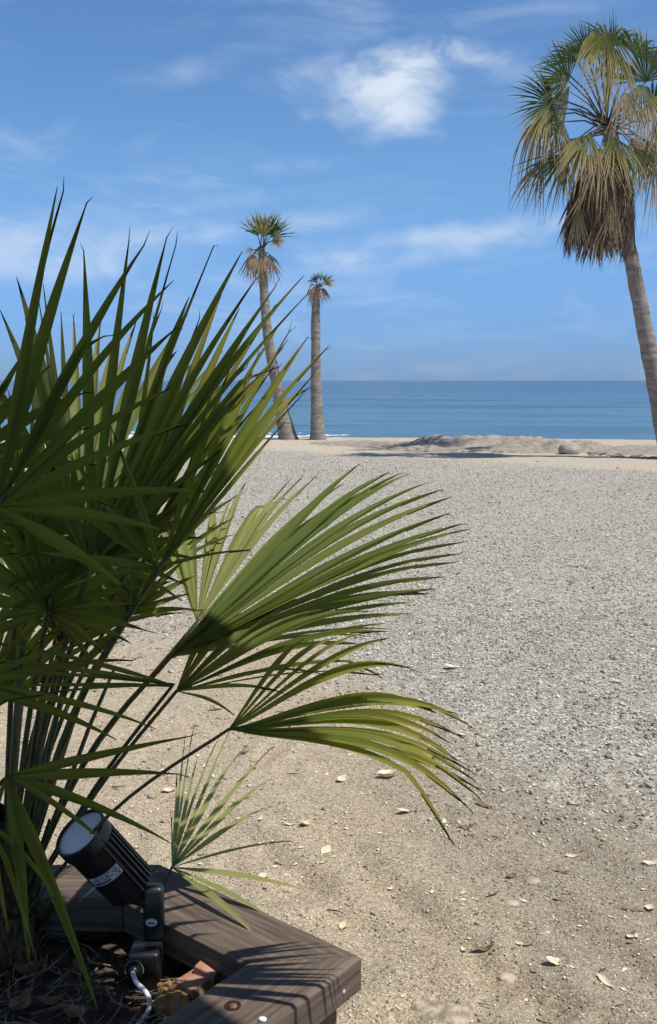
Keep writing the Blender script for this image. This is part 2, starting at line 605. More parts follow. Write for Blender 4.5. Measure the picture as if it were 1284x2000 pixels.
def build_beach():
    ys = np.concatenate([np.linspace(-40, .5, 30), 1.0 + (np.geomspace(1, 14, 300) - 1) * 1.0, np.linspace(14.2, 45, 150), np.linspace(46, 90, 20)])
    xh = np.concatenate([np.linspace(0, 1.6, 80), np.geomspace(1.63, 120, 110)])
    xs = np.concatenate([-xh[:0:-1], xh])
    X, Y = np.meshgrid(xs, ys)
    x, y = X.ravel(), Y.ravel()
    z = np.zeros(len(x))
    inner = (np.abs(x) < 14) & (y > 0) & (y < 34)
    ii = np.where(inner)[0]
    z[ii] += .030 * fbm(x[ii], y[ii], .7, 3.1) + .011 * fbm(x[ii], y[ii], 3.1, 8.2, 3)
    # worn wheel ruts running past the planter
    for off, amp, wd in ((.33, .022, .06), (.62, .028, .08), (.95, .024, .07), (1.35, .026, .10), (.10, .014, .05), (-.25, .012, .06)):
        q = x - (off - .55 * (y - 2.2)) + .06 * np.sin(y * 3.1 + off * 9)
        z[ii] += amp * (np.exp(-((q[ii] - wd * 1.6) / wd) ** 2) * .6 - np.exp(-(q[ii] / wd) ** 2)) * (1 - smooth01(y[ii], 3.0, 4.6)) * (.6 + .4 * np.sin(y[ii] * 4 + off * 5))
    # footprints and scuffed hollows
    rdf = random.Random(77)
    for k in range(210):
        fy = 1.8 + 14 * rdf.random() ** 1.5
        fx = rdf.uniform(-1, 1) * (.36 * fy + .2)
        fa = rdf.uniform(0, math.pi)
        fl, fw, fd = rdf.uniform(.09, .20), rdf.uniform(.045, .10), rdf.uniform(.008, .022)
        near_ = np.where((np.abs(x - fx) < .6) & (np.abs(y - fy) < .6))[0]
        ux = (x[near_] - fx) * math.cos(fa) + (y[near_] - fy) * math.sin(fa)
        uy = -(x[near_] - fx) * math.sin(fa) + (y[near_] - fy) * math.cos(fa)
        q = (ux / fl) ** 2 + (uy / fw) ** 2
        z[near_] += fd * (.45 * np.exp(-((np.sqrt(q) - 1.5) / .45) ** 2) - np.exp(-q))
    c = crest(x)
    z -= (y > c) * (.5 * smooth01(y, c, c + 9) + .10 * np.maximum(0, y - c - 7))
    me = bpy.data.meshes.new('beach')
    nx, ny = len(xs), len(ys)
    idx = np.arange(nx * ny).reshape(ny, nx)
    faces = np.stack([idx[:-1, :-1], idx[:-1, 1:], idx[1:, 1:], idx[1:, :-1]], -1).reshape(-1, 4)
    me.vertices.add(len(x))
    me.vertices.foreach_set('co', np.stack([x, y, z], 1).astype(np.float32).ravel())
    me.loops.add(faces.size)
    me.loops.foreach_set('vertex_index', faces.astype(np.int32).ravel())
    me.polygons.add(len(faces))
    me.polygons.foreach_set('loop_start', (np.arange(len(faces)) * 4).astype(np.int32))
    me.polygons.foreach_set('use_smooth', np.ones(len(faces), dtype=bool))
    at_ = me.attributes.new('gravel', 'FLOAT', 'POINT')
    at_.data.foreach_set('value', gravel_mask(x, y).astype(np.float32))
    ap_ = me.attributes.new('pale', 'FLOAT', 'POINT')
    ap_.data.foreach_set('value', (1 - smooth01(x + .35 * (y - 2.2) * 0 + .25 * np.sin(y * 2.1) * .5, .05, .75)).astype(np.float32))
    ad_ = me.attributes.new('dry', 'FLOAT', 'POINT')
    ad_.data.foreach_set('value', smooth01(y, 14, 18).astype(np.float32))
    me.update()
    me.validate()
    me.materials.append(BEACH)
    ob = bpy.data.objects.new('beach', me)
    col.objects.link(ob)
    tag(ob, 'tan sandy beach with a broad band of grey gravel', kind='structure')
    return x, y, z, xs, ys, z.reshape(ny, nx)


_bx, _by, _bz, BXS, BYS, BZ = build_beach()


def ground_z(x, y):
    """height of the beach under points"""
    x, y = np.atleast_1d(x).astype(float), np.atleast_1d(y).astype(float)
    i = np.clip(np.searchsorted(BXS, x) - 1, 0, len(BXS) - 2)
    j = np.clip(np.searchsorted(BYS, y) - 1, 0, len(BYS) - 2)
    u = (x - BXS[i]) / (BXS[i + 1] - BXS[i])
    v = (y - BYS[j]) / (BYS[j + 1] - BYS[j])
    return (BZ[j, i] * (1 - u) + BZ[j, i + 1] * u) * (1 - v) + (BZ[j + 1, i] * (1 - u) + BZ[j + 1, i + 1] * u) * v


# ------------------------------------------------------------------ sea
def build_sea():
    ys = np.geomspace(26, 40000, 620)
    ss = np.linspace(-1, 1, 170)
    S, Y = np.meshgrid(ss, ys)
    X = S * (Y * 1.1 + 60)
    x, y = X.ravel(), Y.ravel()
    dy = y * (math.log(40000 / 26) / 619)
    z = np.full(len(x), SEA_Z)
    for lam, amp, ang, ph in ((9, .07, .05, 0), (6.1, .045, -.12, 2), (14, .09, .02, 4), (23, .10, -.05, 1)):
        k = 2 * math.pi / lam
        fade = np.clip(1.3 - 4 * dy / lam, 0, 1)
        ph2 = ph + 1.5 * np.sin(x * .031 + ph) + .8 * np.sin(x * .083 + 2 * ph)
        w = np.sin(k * (y * math.cos(ang) + x * math.sin(ang)) + ph2)
        z += amp * fade * (np.abs(w) ** .7 * np.sign(w)) * smooth01(y, 30, 48) * (.6 + .4 * np.sin(x * .05 + y * .02 + ph))
    far = smooth01(np.log(y), math.log(40), math.log(900))
    nx, ny = len(ss), len(ys)
    idx = np.arange(nx * ny).reshape(ny, nx)
    faces = np.stack([idx[:-1, :-1], idx[:-1, 1:], idx[1:, 1:], idx[1:, :-1]], -1).reshape(-1, 4)
    me = bpy.data.meshes.new('sea')
    me.vertices.add(len(x))
    me.vertices.foreach_set('co', np.stack([x, y, z], 1).astype(np.float32).ravel())
    me.loops.add(faces.size)
    me.loops.foreach_set('vertex_index', faces.astype(np.int32).ravel())
    me.polygons.add(len(faces))
    me.polygons.foreach_set('loop_start', (np.arange(len(faces)) * 4).astype(np.int32))
    me.polygons.foreach_set('use_smooth', np.ones(len(faces), dtype=bool))
    a = me.attributes.new('far', 'FLOAT', 'POINT')
    a.data.foreach_set('value', far.astype(np.float32))
    me.update()
    me.validate()
    me.materials.append(SEA)
    ob = bpy.data.objects.new('sea', me)
    col.objects.link(ob)
    tag(ob, 'calm blue sea reaching to the horizon', kind='structure')


build_sea()


def build_foam():
    m = MB()
    for y0, x0, x1, hh, ww in ((36.8, -14, .95, .045, .6), (38.6, -10, -.6, .03, .5)):
        n = 120
        rows = []
        for i in range(n):
            x = x0 + (x1 - x0) * i / (n - 1)
            e = math.sin(math.pi * i / (n - 1)) ** .4
            nz = mnoise.noise(Vector((x * 1.3, y0, 0)))
            nz2 = mnoise.noise(Vector((x * 4.1, y0, 5)))
            yc = y0 + .5 * math.sin(x * .4) + nz * .3
            h = hh * e * max(0, .75 + .9 * nz + .5 * nz2)
            w = ww * e * (.7 + .5 * nz)
            rows.append([Vector((x, yc + w * s, SEA_Z - .06 + (h + .10) * math.cos(s * math.pi / 2) ** .8 * (1 + .3 * mnoise.noise(Vector((x * 6, s * 2, 1)))))) for s in (-1, -.6, -.2, .2, .6, 1)])
        m.grid(rows)
    o = m.build('foam', FOAM)
    tag(o, 'white foam of a small wave breaking at the shore', 'foam', kind='stuff')


build_foam()


# ------------------------------------------------------------------ sand bank, boulder, dark bits along the palm shadow
def build_bank():
    lumps = [(855, 23.2, .85, .60, .44), (945, 23.0, 1.05, .65, .50), (1035, 22.6, .95, .65, .50), (1085, 22.2, .55, .5, .40), (1145, 22.4, .65, .55, .38), (900, 23.4, 1.1, .6, .36),
             (990, 23.0, 1.0, .6, .44), (1240, 22.0, 1.1, .5, .26), (1340, 21.8, 1.3, .6, .30), (790, 23.7, 1.0, .5, .20), (1200, 22.0, .6, .4, .20), (705, 24.8, 1.3, .5, .17), (760, 24.0, 1.0, .5, .20), (820, 23.6, .9, .5, .26)]
    cs = [(at(px, 870, Y).x, Y, rx, ry, h) for px, Y, rx, ry, h in lumps]
    xs = np.arange(-0.6, 9.0, .055)
    ys = np.arange(20.6, 25.4, .06)
    rows, keep = [], []
    for y in ys:
        r = []
        for x in xs:
            h = 0
            for cx, cy, rx, ry, hh in cs:
                q = ((x - cx) / rx) ** 2 + ((y - cy) / ry) ** 2
                h = max(h, hh * math.exp(-q * .75)) if q < 12 else h
            nz = mnoise.fractal(Vector((x * 1.8, y * 1.8, 4)), .8, 2, 5)
            z = h * .72 * (1 + .20 * nz) + .022 * nz + .015 * mnoise.noise(Vector((x * 9, y * 9, 1))) - .04
            r.append(Vector((x, y, z)))
        rows.append(r)
    m = MB().grid(rows)
    o = m.build('sand_bank', BANK)
    tag(o, 'low lumpy bank of dug sand between gravel and sea', kind='structure')


build_bank()


def rock_mesh(c, sx, sy, sz, seed, amp=.25, sub=3):
    import bmesh
    bm = bmesh.new()
    bmesh.ops.create_icosphere(bm, subdivisions=sub, radius=1)
    vs = []
    for v in bm.verts:
        p = v.co.copy()
        k = 1 + amp * mnoise.fractal(p * 1.3 + Vector((seed, seed * 2, 0)), .9, 2, 4)
        vs.append(Vector(c) + Vector((p.x * sx * k, p.y * sy * k, p.z * sz * k)))
    fs = [[v.index for v in f.verts] for f in bm.faces]
    bm.free()
    m = MB()
    m.add(vs, fs)
    return m


def rock(name, px, py, sx, sy, sz, mat, label, cat, seed, amp=.25, Z=None, sub=3, sink=.35, rz=0):
    p = on(px, py, 0.0 if Z is None else Z)
    if Z is None:
        p.z = float(ground_z(p.x, p.y)[0])
    m = rock_mesh((0, 0, sz * (1 - 2 * sink)), sx, sy, sz, seed, amp, sub)
    o = m.build(name, mat)
    o.location = p
    o.rotation_euler.z = rz
    tag(o, label, cat)
    return o


rock('boulder', 1112, 887, .24, .18, .15, BOULDER, 'rounded pale boulder at the foot of the sand bank', 'rock', 3.3, .18, sink=.15)


def build_shadow_bits():  # dark bits added where the palm's shadow falls, to draw its line
    m = MB()
    random.seed(5)
    for i in range(60):
        px = random.choice((random.uniform(730, 1005), random.uniform(1145, 1340)))
        py = np.interp(px, [730, 800, 870, 1000, 1150, 1284, 1340], [870, 876, 880, 885, 888, 897, 900]) + random.uniform(-2.5, 2.5)
        p = on(px, py, .01)
        a = random.uniform(-.5, .5)
        L = random.uniform(.05, .22)
        d = Vector((math.cos(a), math.sin(a), random.uniform(0, .25))) * L
        m.tube([p, p + d * .5 + Vector((0, 0, .02)), p + d], [.008, .008, .004], 4)
    o = m.build('shadow_line_bits', SHADOW_BITS)
    tag(o, 'thin scatter of dark bits added along the palm shadow by the sand bank', 'seaweed', kind='stuff')


build_shadow_bits()


# ------------------------------------------------------------------ gravel (one mass of loose pebbles)
def build_gravel():
    pos, size = [], []

    def scatter(n, y0, y1, power, s0, s1, keep):
        u = rng.random(n)
        if power == 0:
            y = np.sqrt(y0 ** 2 + u * (y1 ** 2 - y0 ** 2))
        else:
            y = (y0 ** power + u * (y1 ** power - y0 ** power)) ** (1 / power)
        x = (rng.random(n) * 2 - 1) * (.40 * y + .5)
        k = keep(x, y)
        x, y = x[k], y[k]
        s = s0 + (s1 - s0) * rng.random(len(x)) ** 2.4
        pos.append(np.stack([x, y], 1))
        size.append(s * (1 + .02 * np.maximum(0, y - 5)))
    patch = lambda x, y, s, o: np.sin(x * s + o + 1.3 * np.sin(y * s * .7)) * np.sin(y * s * .9 - o + 1.1 * np.sin(x * s * .6))
    scatter(235000, 3.2, 23.5, .70, .0032, .0115, lambda x, y: rng.random(len(x)) < gravel_mask(x, y) ** 1.2 * (.8 + .25 * patch(x, y, 1.3, 1)))
    scatter(120000, 1.5, 6.6, 1.3, .0015, .0055, lambda x, y: rng.random(len(x)) < np.clip(.42 + .5 * smooth01(x, -.2, 1.0) + .25 * patch(x, y, 2.1, 3), .08, 1))
    scatter(2600, 3.6, 20, 1.2, .010, .022, lambda x, y: rng.random(len(x)) < .7 * gravel_mask(x, y))
    scatter(1500, 1.6, 8, 1.5, .003, .008, lambda x, y: rng.random(len(x)) < .6)
    P = np.concatenate(pos)
    S = np.concatenate(size)
    # nothing under the planter
    n = len(P)
    z = ground_z(P[:, 0], P[:, 1])
    dirs = np.array([[1, 0, 0], [0, 1, 0], [-1, 0, 0], [0, -1, 0], [0, 0, 1], [0, 0, -1]], dtype=float)
    shape = dirs[None] * (1 + .35 * (rng.random((n, 6, 1)) - .5))
    shape += .28 * (rng.random((n, 6, 3)) - .5)
    sc3 = np.stack([.8 + .7 * rng.random(n), .7 + .5 * rng.random(n), .45 + .35 * rng.random(n)], 1)
    shape *= sc3[:, None, :] * S[:, None, None]
    a = rng.random(n) * 6.283
    tl = (rng.random(n) - .5) * .7
    ca, sa = np.cos(a), np.sin(a)
    x0 = shape[..., 0] * ca[:, None] - shape[..., 1] * sa[:, None]
    y0 = shape[..., 0] * sa[:, None] + shape[..., 1] * ca[:, None]
    z0 = shape[..., 2] + x0 * tl[:, None]
    V = np.stack([x0 + P[:, None, 0], y0 + P[:, None, 1], z0 + (z + S * .22)[:, None]], -1).reshape(-1, 3)
    tri = np.array([[0, 1, 4], [1, 2, 4], [2, 3, 4], [3, 0, 4], [1, 0, 5], [2, 1, 5], [3, 2, 5], [0, 3, 5]])
    F = (tri[None] + (np.arange(n) * 6)[:, None, None]).reshape(-1, 3)
    me = bpy.data.meshes.new('gravel')
    me.vertices.add(len(V))
    me.vertices.foreach_set('co', V.astype(np.float32).ravel())
    me.loops.add(F.size)
    me.loops.foreach_set('vertex_index', F.astype(np.int32).ravel())
    me.polygons.add(len(F))
    me.polygons.foreach_set('loop_start', (np.arange(len(F)) * 3).astype(np.int32))
    me.polygons.foreach_set('use_smooth', np.ones(len(F), dtype=bool))
    ca_ = me.attributes.new('tone', 'FLOAT', 'POINT')
    tone = np.repeat(rng.random(n), 6)
    ca_.data.foreach_set('value', tone.astype(np.float32))
    ch = me.attributes.new('hue', 'FLOAT', 'POINT')
    ch.data.foreach_set('value', np.repeat(rng.random(n), 6).astype(np.float32))
    me.update()
    M = Mat('pebbles', .85, .12)
    t, h = M.attr('tone'), M.attr('hue')
    c = M.mix(M.ramp(t, 0, .9), (.160, .138, .100), (.640, .588, .465))
    c = M.mix(M.ramp(t, .90, .98), c, (.84, .80, .70))
    c = M.mix(M.ramp(h, .72, 1.0, 0, .6), c, (.400, .285, .190))
    c = M.mix(M.ramp(h, .0, .2, .45, 0), c, (.290, .285, .275))
    M.color(c)
    me.materials.append(M.m)
    o = bpy.data.objects.new('gravel', me)
    col.objects.link(o)
    tag(o, 'loose grey and white pebbles strewn over the sand', 'gravel', kind='stuff')


build_gravel()

# ------------------------------------------------------------------ tall palms
def pal_trunk(path, widths, Y, base_flare, parent, base):
    """tapering trunk with ring scars"""
    pts = [at(px, py, Y + dy) for px, py, dy in path]
    scale = [(p.y / math.cos(PITCH)) / FOC for p in pts]
    n = 90
    P, R = [], []
    for i in range(n):
        t = i / (n - 1) * (len(pts) - 1)
        k = min(int(t), len(pts) - 2)
        f = t - k
        p0, p1, p2, p3 = pts[max(k - 1, 0)], pts[k], pts[k + 1], pts[min(k + 2, len(pts) - 1)]
        p = .5 * ((2 * p1) + (p2 - p0) * f + (2 * p0 - 5 * p1 + 4 * p2 - p3) * f * f + (3 * p1 - p0 - 3 * p2 + p3) * f ** 3)
        r = (widths[k] * (1 - f) + widths[k + 1] * f) * scale[k] * .5
        P.append(p)
        R.append(r)
    m = MB()
    nn = 20
    rows = []
    for i, (p, r) in enumerate(zip(P, R)):
        row = []
        for k in range(nn + 1):
            a = 2 * math.pi * (k % nn) / nn
            d = Vector((math.cos(a), math.sin(a), 0))
            q = p + d * r
            rr = r * (1 + .022 * math.sin(i * 2.1 + 1.2 * math.sin(a * 1.0)) + .10 * mnoise.noise(q * 3.1) + .035 * mnoise.noise(q * 11))
            row.append(p + d * rr)
        rows.append(row)
    m.grid(rows)
    return m.build('trunk', BARK, parent, base)


def wash_frond(B, H, T, nrm, spread, nseg, droop, sweep=.7, petr=.02, wid=1.0, split=.42, seed=0, ragged=.20):
    """fan leaf of a tall palm: petiole B -> H and a fan round the axis H -> T"""
    rd = random.Random(seed)
    m = MB()
    B, H, T = Vector(B), Vector(H), Vector(T)
    ax = T - H
    R = ax.length
    ax.normalize()
    nrm = (nrm - ax * nrm.dot(ax)).normalized()
    side = ax.cross(nrm).normalized()
    if petr > 0:
        mid = (B + H) * .5 + Vector((0, 0, .10 * (H - B).length))
        m.tube([B, B.lerp(mid, .6), mid, mid.lerp(H, .6), H], [petr * 1.5, petr * 1.1, petr, petr * .85, petr * .7], 5, a=[0] * 5)
    half = math.radians(spread) / 2
    nseg = int(nseg * 1.1)
    dth = 2 * half / nseg
    for j in range(nseg):
        th = -half + dth * (j + .5) + rd.uniform(-.25, .25) * dth
        L = R * (1 - .22 * (abs(th) / max(half, .01)) ** 2 * (half > .7)) * (1 + rd.uniform(-ragged, ragged))
        d = ax * math.cos(th) + side * math.sin(th)
        tang = side * math.cos(th) - ax * math.sin(th)
        dr = droop * rd.uniform(.3, 1.5) + .08 * rd.random()
        rows, aa = [], []
        ns = 7
        lat = rd.uniform(-.12, .12)
        for i in range(ns):
            t = i / (ns - 1)
            g = dr * max(0, t - .25) ** 2 * 1.6
            p = H + d * L * (t * (1 - .30 * min(1, g))) + nrm * (.10 * R * t * (1 - t)) + Vector((0, 0, -1)) * L * g + tang * lat * L * t * t
            wmax = .50 * dth * R * split * wid
            w = (.5 * dth * L * t * wid) if t < split else wmax * (1 - ((t - split) / (1 - split)) ** 1.5)
            w = max(w, .0012)
            fold = .55
            rows.append([p - tang * w + nrm * w * fold, p - nrm * w * .2, p + tang * w + nrm * w * fold])
            aa += [t] * 3
        m.grid(rows, aa)
    return m


def palm_fronds(parent, base, centre, cY, specs, seed0):
    for i, s in enumerate(specs):
        hx, hy, hd, tx, ty, td, spread, nseg, droop, mat, face = s
        H = at(hx, hy, cY + hd)
        T = at(tx, ty, cY + td)
        if cY > 25 and mat in (W_DRY, W_DEAD):
            T = H.lerp(T, .80)
        Bp = at(centre[0], centre[1], cY) + Vector((random.uniform(-.05, .05), random.uniform(-.06, .06), random.uniform(-.12, .08)))
        nrm = {'cam': Vector((0, -1, .25)), 'up': Vector((0, -.35, 1)), 'l': Vector((-.8, -.5, .4)), 'r': Vector((.8, -.5, .4)), 'back': Vector((.1, .9, .5))}[face]
        m = wash_frond(Bp, H, T, nrm, spread, nseg, droop, seed=seed0 + i, petr=.016)
        o = m.build('dead_frond' if mat is W_DEAD else 'frond', mat, parent, base, attr='lt', smooth=False)
        # the stalk has its own bark
        o.data.materials.append(W_PETIOLE)
        o.data.polygons.foreach_set('material_index', np.array([1 if k < 22 else 0 for k in range(len(o.data.polygons))], dtype=np.int32))


def hanging_skirt(parent, base, top, bot, r_top, r_bot, count, seed0, mat):
    """old dead fronds hanging one over another round the trunk"""
    rd = random.Random(seed0)
    for i in range(count):
        a = 2 * math.pi * (i * .381966) + rd.uniform(-.2, .2)
        lv = (i + .5) / count
        f0 = lv * .50
        f1 = min(1.0, f0 + rd.uniform(.42, .60)) * rd.uniform(.94, 1.0)
        d = Vector((math.cos(a), math.sin(a), 0))
        A = top.lerp(bot, f0)
        C = top.lerp(bot, f1)
        bulge = math.sin(min(1, .25 + f1 * .9) * math.pi * .62)
        H = A + d * (r_top + (r_bot - r_top) * min(1, f0 * 2.2)) * rd.uniform(.8, 1.0)
        T = C + d * r_bot * bulge * rd.uniform(.72, 1.0)
        m = wash_frond(A, H, T, d + Vector((0, 0, .1)), rd.uniform(24, 46), 12, .03, seed=seed0 * 7 + i, petr=.012, wid=1.25, split=.55, ragged=.12)
        m.build('dead_frond', mat[i % len(mat)], parent, base, attr='lt', smooth=False)


def build_right_palm():
    Y = 20.0
    base = on(1312, 900, 0)
    base.z = float(ground_z(base.x, base.y)[0])
    t = thing('fan_palm_tree', base, 'tall leaning palm with a full shaggy crown and thick dead skirt', 'palm tree')
    pal_trunk([(1316, 905, 0), (1312, 885, 0), (1300, 840, 0), (1284, 760, 0), (1263, 660, 0), (1247, 575, 0), (1230, 490, 0), (1214, 420, 0), (1200, 330, 0), (1190, 250, 0)],
              [56, 46, 41, 36, 31, 29, 28, 28, 28, 27], Y, 0, t, base)
    G, Yl, D, X = W_GREEN, W_YELLOW, W_DRY, W_DEAD
    S = [
        (1111, 158, -.3, 1046, 100, -.6, 170, 30, .06, G, 'cam'),
        (1080, 204, -.4, 990, 205, -.7, 185, 32, .16, G, 'cam'),
        (1146, 105, -.3, 1130, 28, -.4, 150, 26, .05, G, 'cam'),
        (1196, 112, 0, 1195, 16, 0, 22, 9, .0, G, 'cam'),
        (1262, 160, -.2, 1256, 44, -.3, 175, 32, .06, G, 'cam'),
        (1185, 62, -.7, 1182, 165, -1.2, 100, 22, .3, Yl, 'cam'),
        (1160, 60, -.6, 1168, 140, -1.0, 90, 18, .3, Yl, 'cam'),
        (1204, 95, -.3, 1196, 200, -.6, 70, 16, .2, Yl, 'cam'),
        (1075, 212, -.5, 1046, 288, -.9, 110, 22, .35, Yl, 'cam'),
        (1058, 225, -.3, 1030, 330, -.5, 70, 14, .7, D, 'cam'),
        (1095, 238, -.3, 1075, 322, -.5, 80, 16, .6, D, 'cam'),
        (1112, 300, -.4, 1036, 372, -.6, 75, 18, .25, G, 'cam'),
        (1105, 298, -.2, 1068, 372, -.4, 80, 18, .3, G, 'cam'),
        (1060, 318, -.1, 1020, 395, -.2, 60, 14, .3, D, 'cam'),
        (1152, 262, -.8, 1128, 345, -1.2, 100, 22, .25, Yl, 'cam'),
        (1138, 285, -.7, 1112, 362, -1.0, 90, 18, .3, D, 'cam'),
        (1198, 268, -.8, 1210, 350, -1.2, 100, 20, .25, Yl, 'cam'),
        (1174, 290, -.9, 1168, 388, -1.2, 90, 20, .3, D, 'cam'),
        (1216, 290, -.6, 1200, 350, -.9, 100, 20, .3, G, 'cam'),
        (1240, 288, -.5, 1272, 362, -.8, 90, 20, .3, G, 'cam'),
        (1262, 276, -.3, 1306, 388, -.5, 80, 20, .4, D, 'cam'),
        (1285, 285, -.3, 1284, 400, -.4, 70, 18, .5, Yl, 'cam'),
        (1276, 205, -.3, 1350, 160, -.5, 180, 26, .2, G, 'cam'),
        (1285, 235, -.3, 1362, 270, -.5, 180, 26, .4, Yl, 'cam'),
        (1250, 165, -.5, 1262, 255, -.8, 90, 18, .4, Yl, 'cam'),
        (1222, 180, -.7, 1236, 262, -1.0, 80, 16, .4, D, 'cam'),
        (1270, 195, -.2, 1290, 280, -.5, 90, 16, .5, D, 'cam'),
        (1130, 120, .8, 1085, 60, 1.3, 170, 22, .3, G, 'cam'),
        (1240, 110, .9, 1290, 55, 1.4, 170, 22, .3, G, 'cam'),
        (1190, 90, 1.1, 1190, 20, 1.7, 170, 22, .3, G, 'cam'),
        (1110, 200, 1.0, 1040, 215, 1.5, 180, 22, .5, Yl, 'cam'),
        (1130, 270, .8, 1080, 345, 1.1, 110, 18, .5, D, 'cam'),
        (1230, 270, .8, 1275, 345, 1.1, 110, 18, .5, D, 'cam'),
        (1095, 130, -.1, 1070, 190, -.4, 80, 14, .6, Yl, 'l'),
    ]
    random.seed(3)
    palm_fronds(t, base, (1188, 250), Y, S, 100)
    top = at(1184, 292, Y)
    bot = at(1163, 516, Y)
    hanging_skirt(t, base, top, bot, .30, .70, 90, 41, [W_DEAD, W_DEAD, W_DEAD, W_DRY, W_DEAD])
    # young flower stalks and bare stems between the leaves
    for k, (px, py, dy) in enumerate(((1105, 80, -.2), (1090, 190, -.4), (1112, 178, .2), (1120, 215, -.2), (1215, 150, .2), (1270, 220, -.2), (1240, 250, -.3), (1245, 140, .3))):
        a, b = at(1188, 245, Y), at(px, py, Y + dy)
        mid = (a + b) * .5 + Vector((0, 0, .08))
        MB().tube([a, mid, b], [.022, .014, .006], 5).build('stalk', W_PETIOLE, t, base)


def build_left_palm():
    Y = 26.9
    base = on(562, 858, 0)
    base.z = float(ground_z(base.x, base.y)[0])
    t = thing('fan_palm_tree', base, 'slender curved palm with a tufted crown, taller of the two near the shore', 'palm tree')
    pal_trunk([(566, 862, 0), (561, 846, 0), (550, 800, 0), (538, 740, 0), (527, 680, 0), (520, 620, 0), (516, 570, 0), (513, 520, 0), (511, 485, 0)],
              [44, 36, 26, 21, 19, 18, 17, 16, 13], Y, 0, t, base)
    G, Yl, D, X = W_GREEN, W_YELLOW, W_DRY, W_DEAD
    S = [
        (505, 462, -.1, 482, 418, -.2, 80, 16, .05, G, 'cam'),
        (512, 455, -.3, 507, 408, -.4, 90, 16, .05, Yl, 'cam'),
        (517, 455, .1, 522, 407, .1, 90, 16, .05, G, 'cam'),
        (524, 460, -.2, 545, 415, -.3, 90, 18, .05, G, 'cam'),
        (528, 464, -.2, 568, 425, -.3, 80, 18, .05, G, 'cam'),
        (515, 465, -.4, 514, 420, -.7, 80, 14, .1, Yl, 'cam'),
        (520, 462, .4, 512, 410, .8, 120, 16, .1, G, 'cam'),
        (540, 470, -.3, 556, 484, -.5, 220, 22, .1, D, 'cam'),
        (532, 470, -.3, 560, 462, -.4, 120, 14, .1, Yl, 'cam'),
        (495, 488, -.2, 470, 496, -.3, 120, 12, .3, D, 'cam'),
        (496, 495, -.2, 480, 535, -.4, 70, 12, .4, X, 'cam'),
        (500, 498, -.4, 492, 550, -.6, 70, 12, .3, D, 'cam'),
        (494, 500, .2, 484, 552, .3, 80, 12, .3, X, 'cam'),
        (520, 500, -.4, 530, 548, -.6, 70, 12, .3, D, 'cam'),
        (526, 496, -.1, 540, 545, -.2, 70, 12, .3, X, 'cam'),
        (512, 502, -.5, 510, 562, -.6, 60, 12, .3, D, 'cam'),
        (506, 505, .4, 500, 560, .5, 80, 12, .3, X, 'cam'),
        (525, 505, .4, 532, 555, .5, 80, 12, .3, X, 'cam'),
    ]
    random.seed(4)
    palm_fronds(t, base, (512, 485), Y, S, 300)


def build_mid_palm():
    Y = 26.6
    base = on(621, 859, 0)
    base.z = float(ground_z(base.x, base.y)[0])
    t = thing('fan_palm_tree', base, 'straight short-crowned palm beside the curved one near the shore', 'palm tree')
    pal_trunk([(621, 863, 0), (621, 845, 0), (619, 800, 0), (617, 740, 0), (617, 680, 0), (617, 620, 0), (618, 590, 0), (620, 562, 0)],
              [34, 29, 23, 19, 18, 17, 15, 12], Y, 0, t, base)
    G, Yl, D, X = W_GREEN, W_YELLOW, W_DRY, W_DEAD
    S = [
        (618, 552, -.1, 602, 531, -.2, 90, 14, .3, G, 'cam'),
        (620, 548, -.2, 612, 530, -.3, 100, 12, .2, G, 'cam'),
        (626, 550, 0, 626, 528, 0, 40, 6, .0, G, 'cam'),
        (636, 551, -.1, 648, 535, -.2, 200, 20, .1, G, 'cam'),
        (634, 556, -.2, 656, 546, -.2, 90, 12, .2, Yl, 'cam'),
        (614, 556, -.2, 598, 556, -.2, 90, 12, .7, D, 'cam'),
        (614, 562, -.3, 604, 592, -.4, 70, 10, .4, D, 'cam'),
        (620, 565, -.4, 617, 596, -.5, 70, 10, .3, X, 'cam'),
        (627, 564, -.4, 628, 592, -.5, 60, 10, .3, D, 'cam'),
        (634, 566, -.2, 641, 594, -.2, 60, 10, .3, X, 'cam'),
        (630, 562, .3, 638, 585, .4, 90, 10, .3, X, 'cam'),
        (612, 562, .3, 606, 588, .4, 90, 10, .3, X, 'cam'),
        (610, 570, -.1, 606, 606, -.2, 40, 8, .2, X, 'cam'),
    ]
    random.seed(6)
    palm_fronds(t, base, (621, 562), Y, S, 500)


build_right_palm()
build_left_palm()
build_mid_palm()

# ------------------------------------------------------------------ awning over the terrace behind the viewer; its edge shades the near part of the planter
AW_Z = 3.0


def awning_edge(p):
    return p + SUN_TO * ((AW_Z - p.z) / SUN_TO.z)


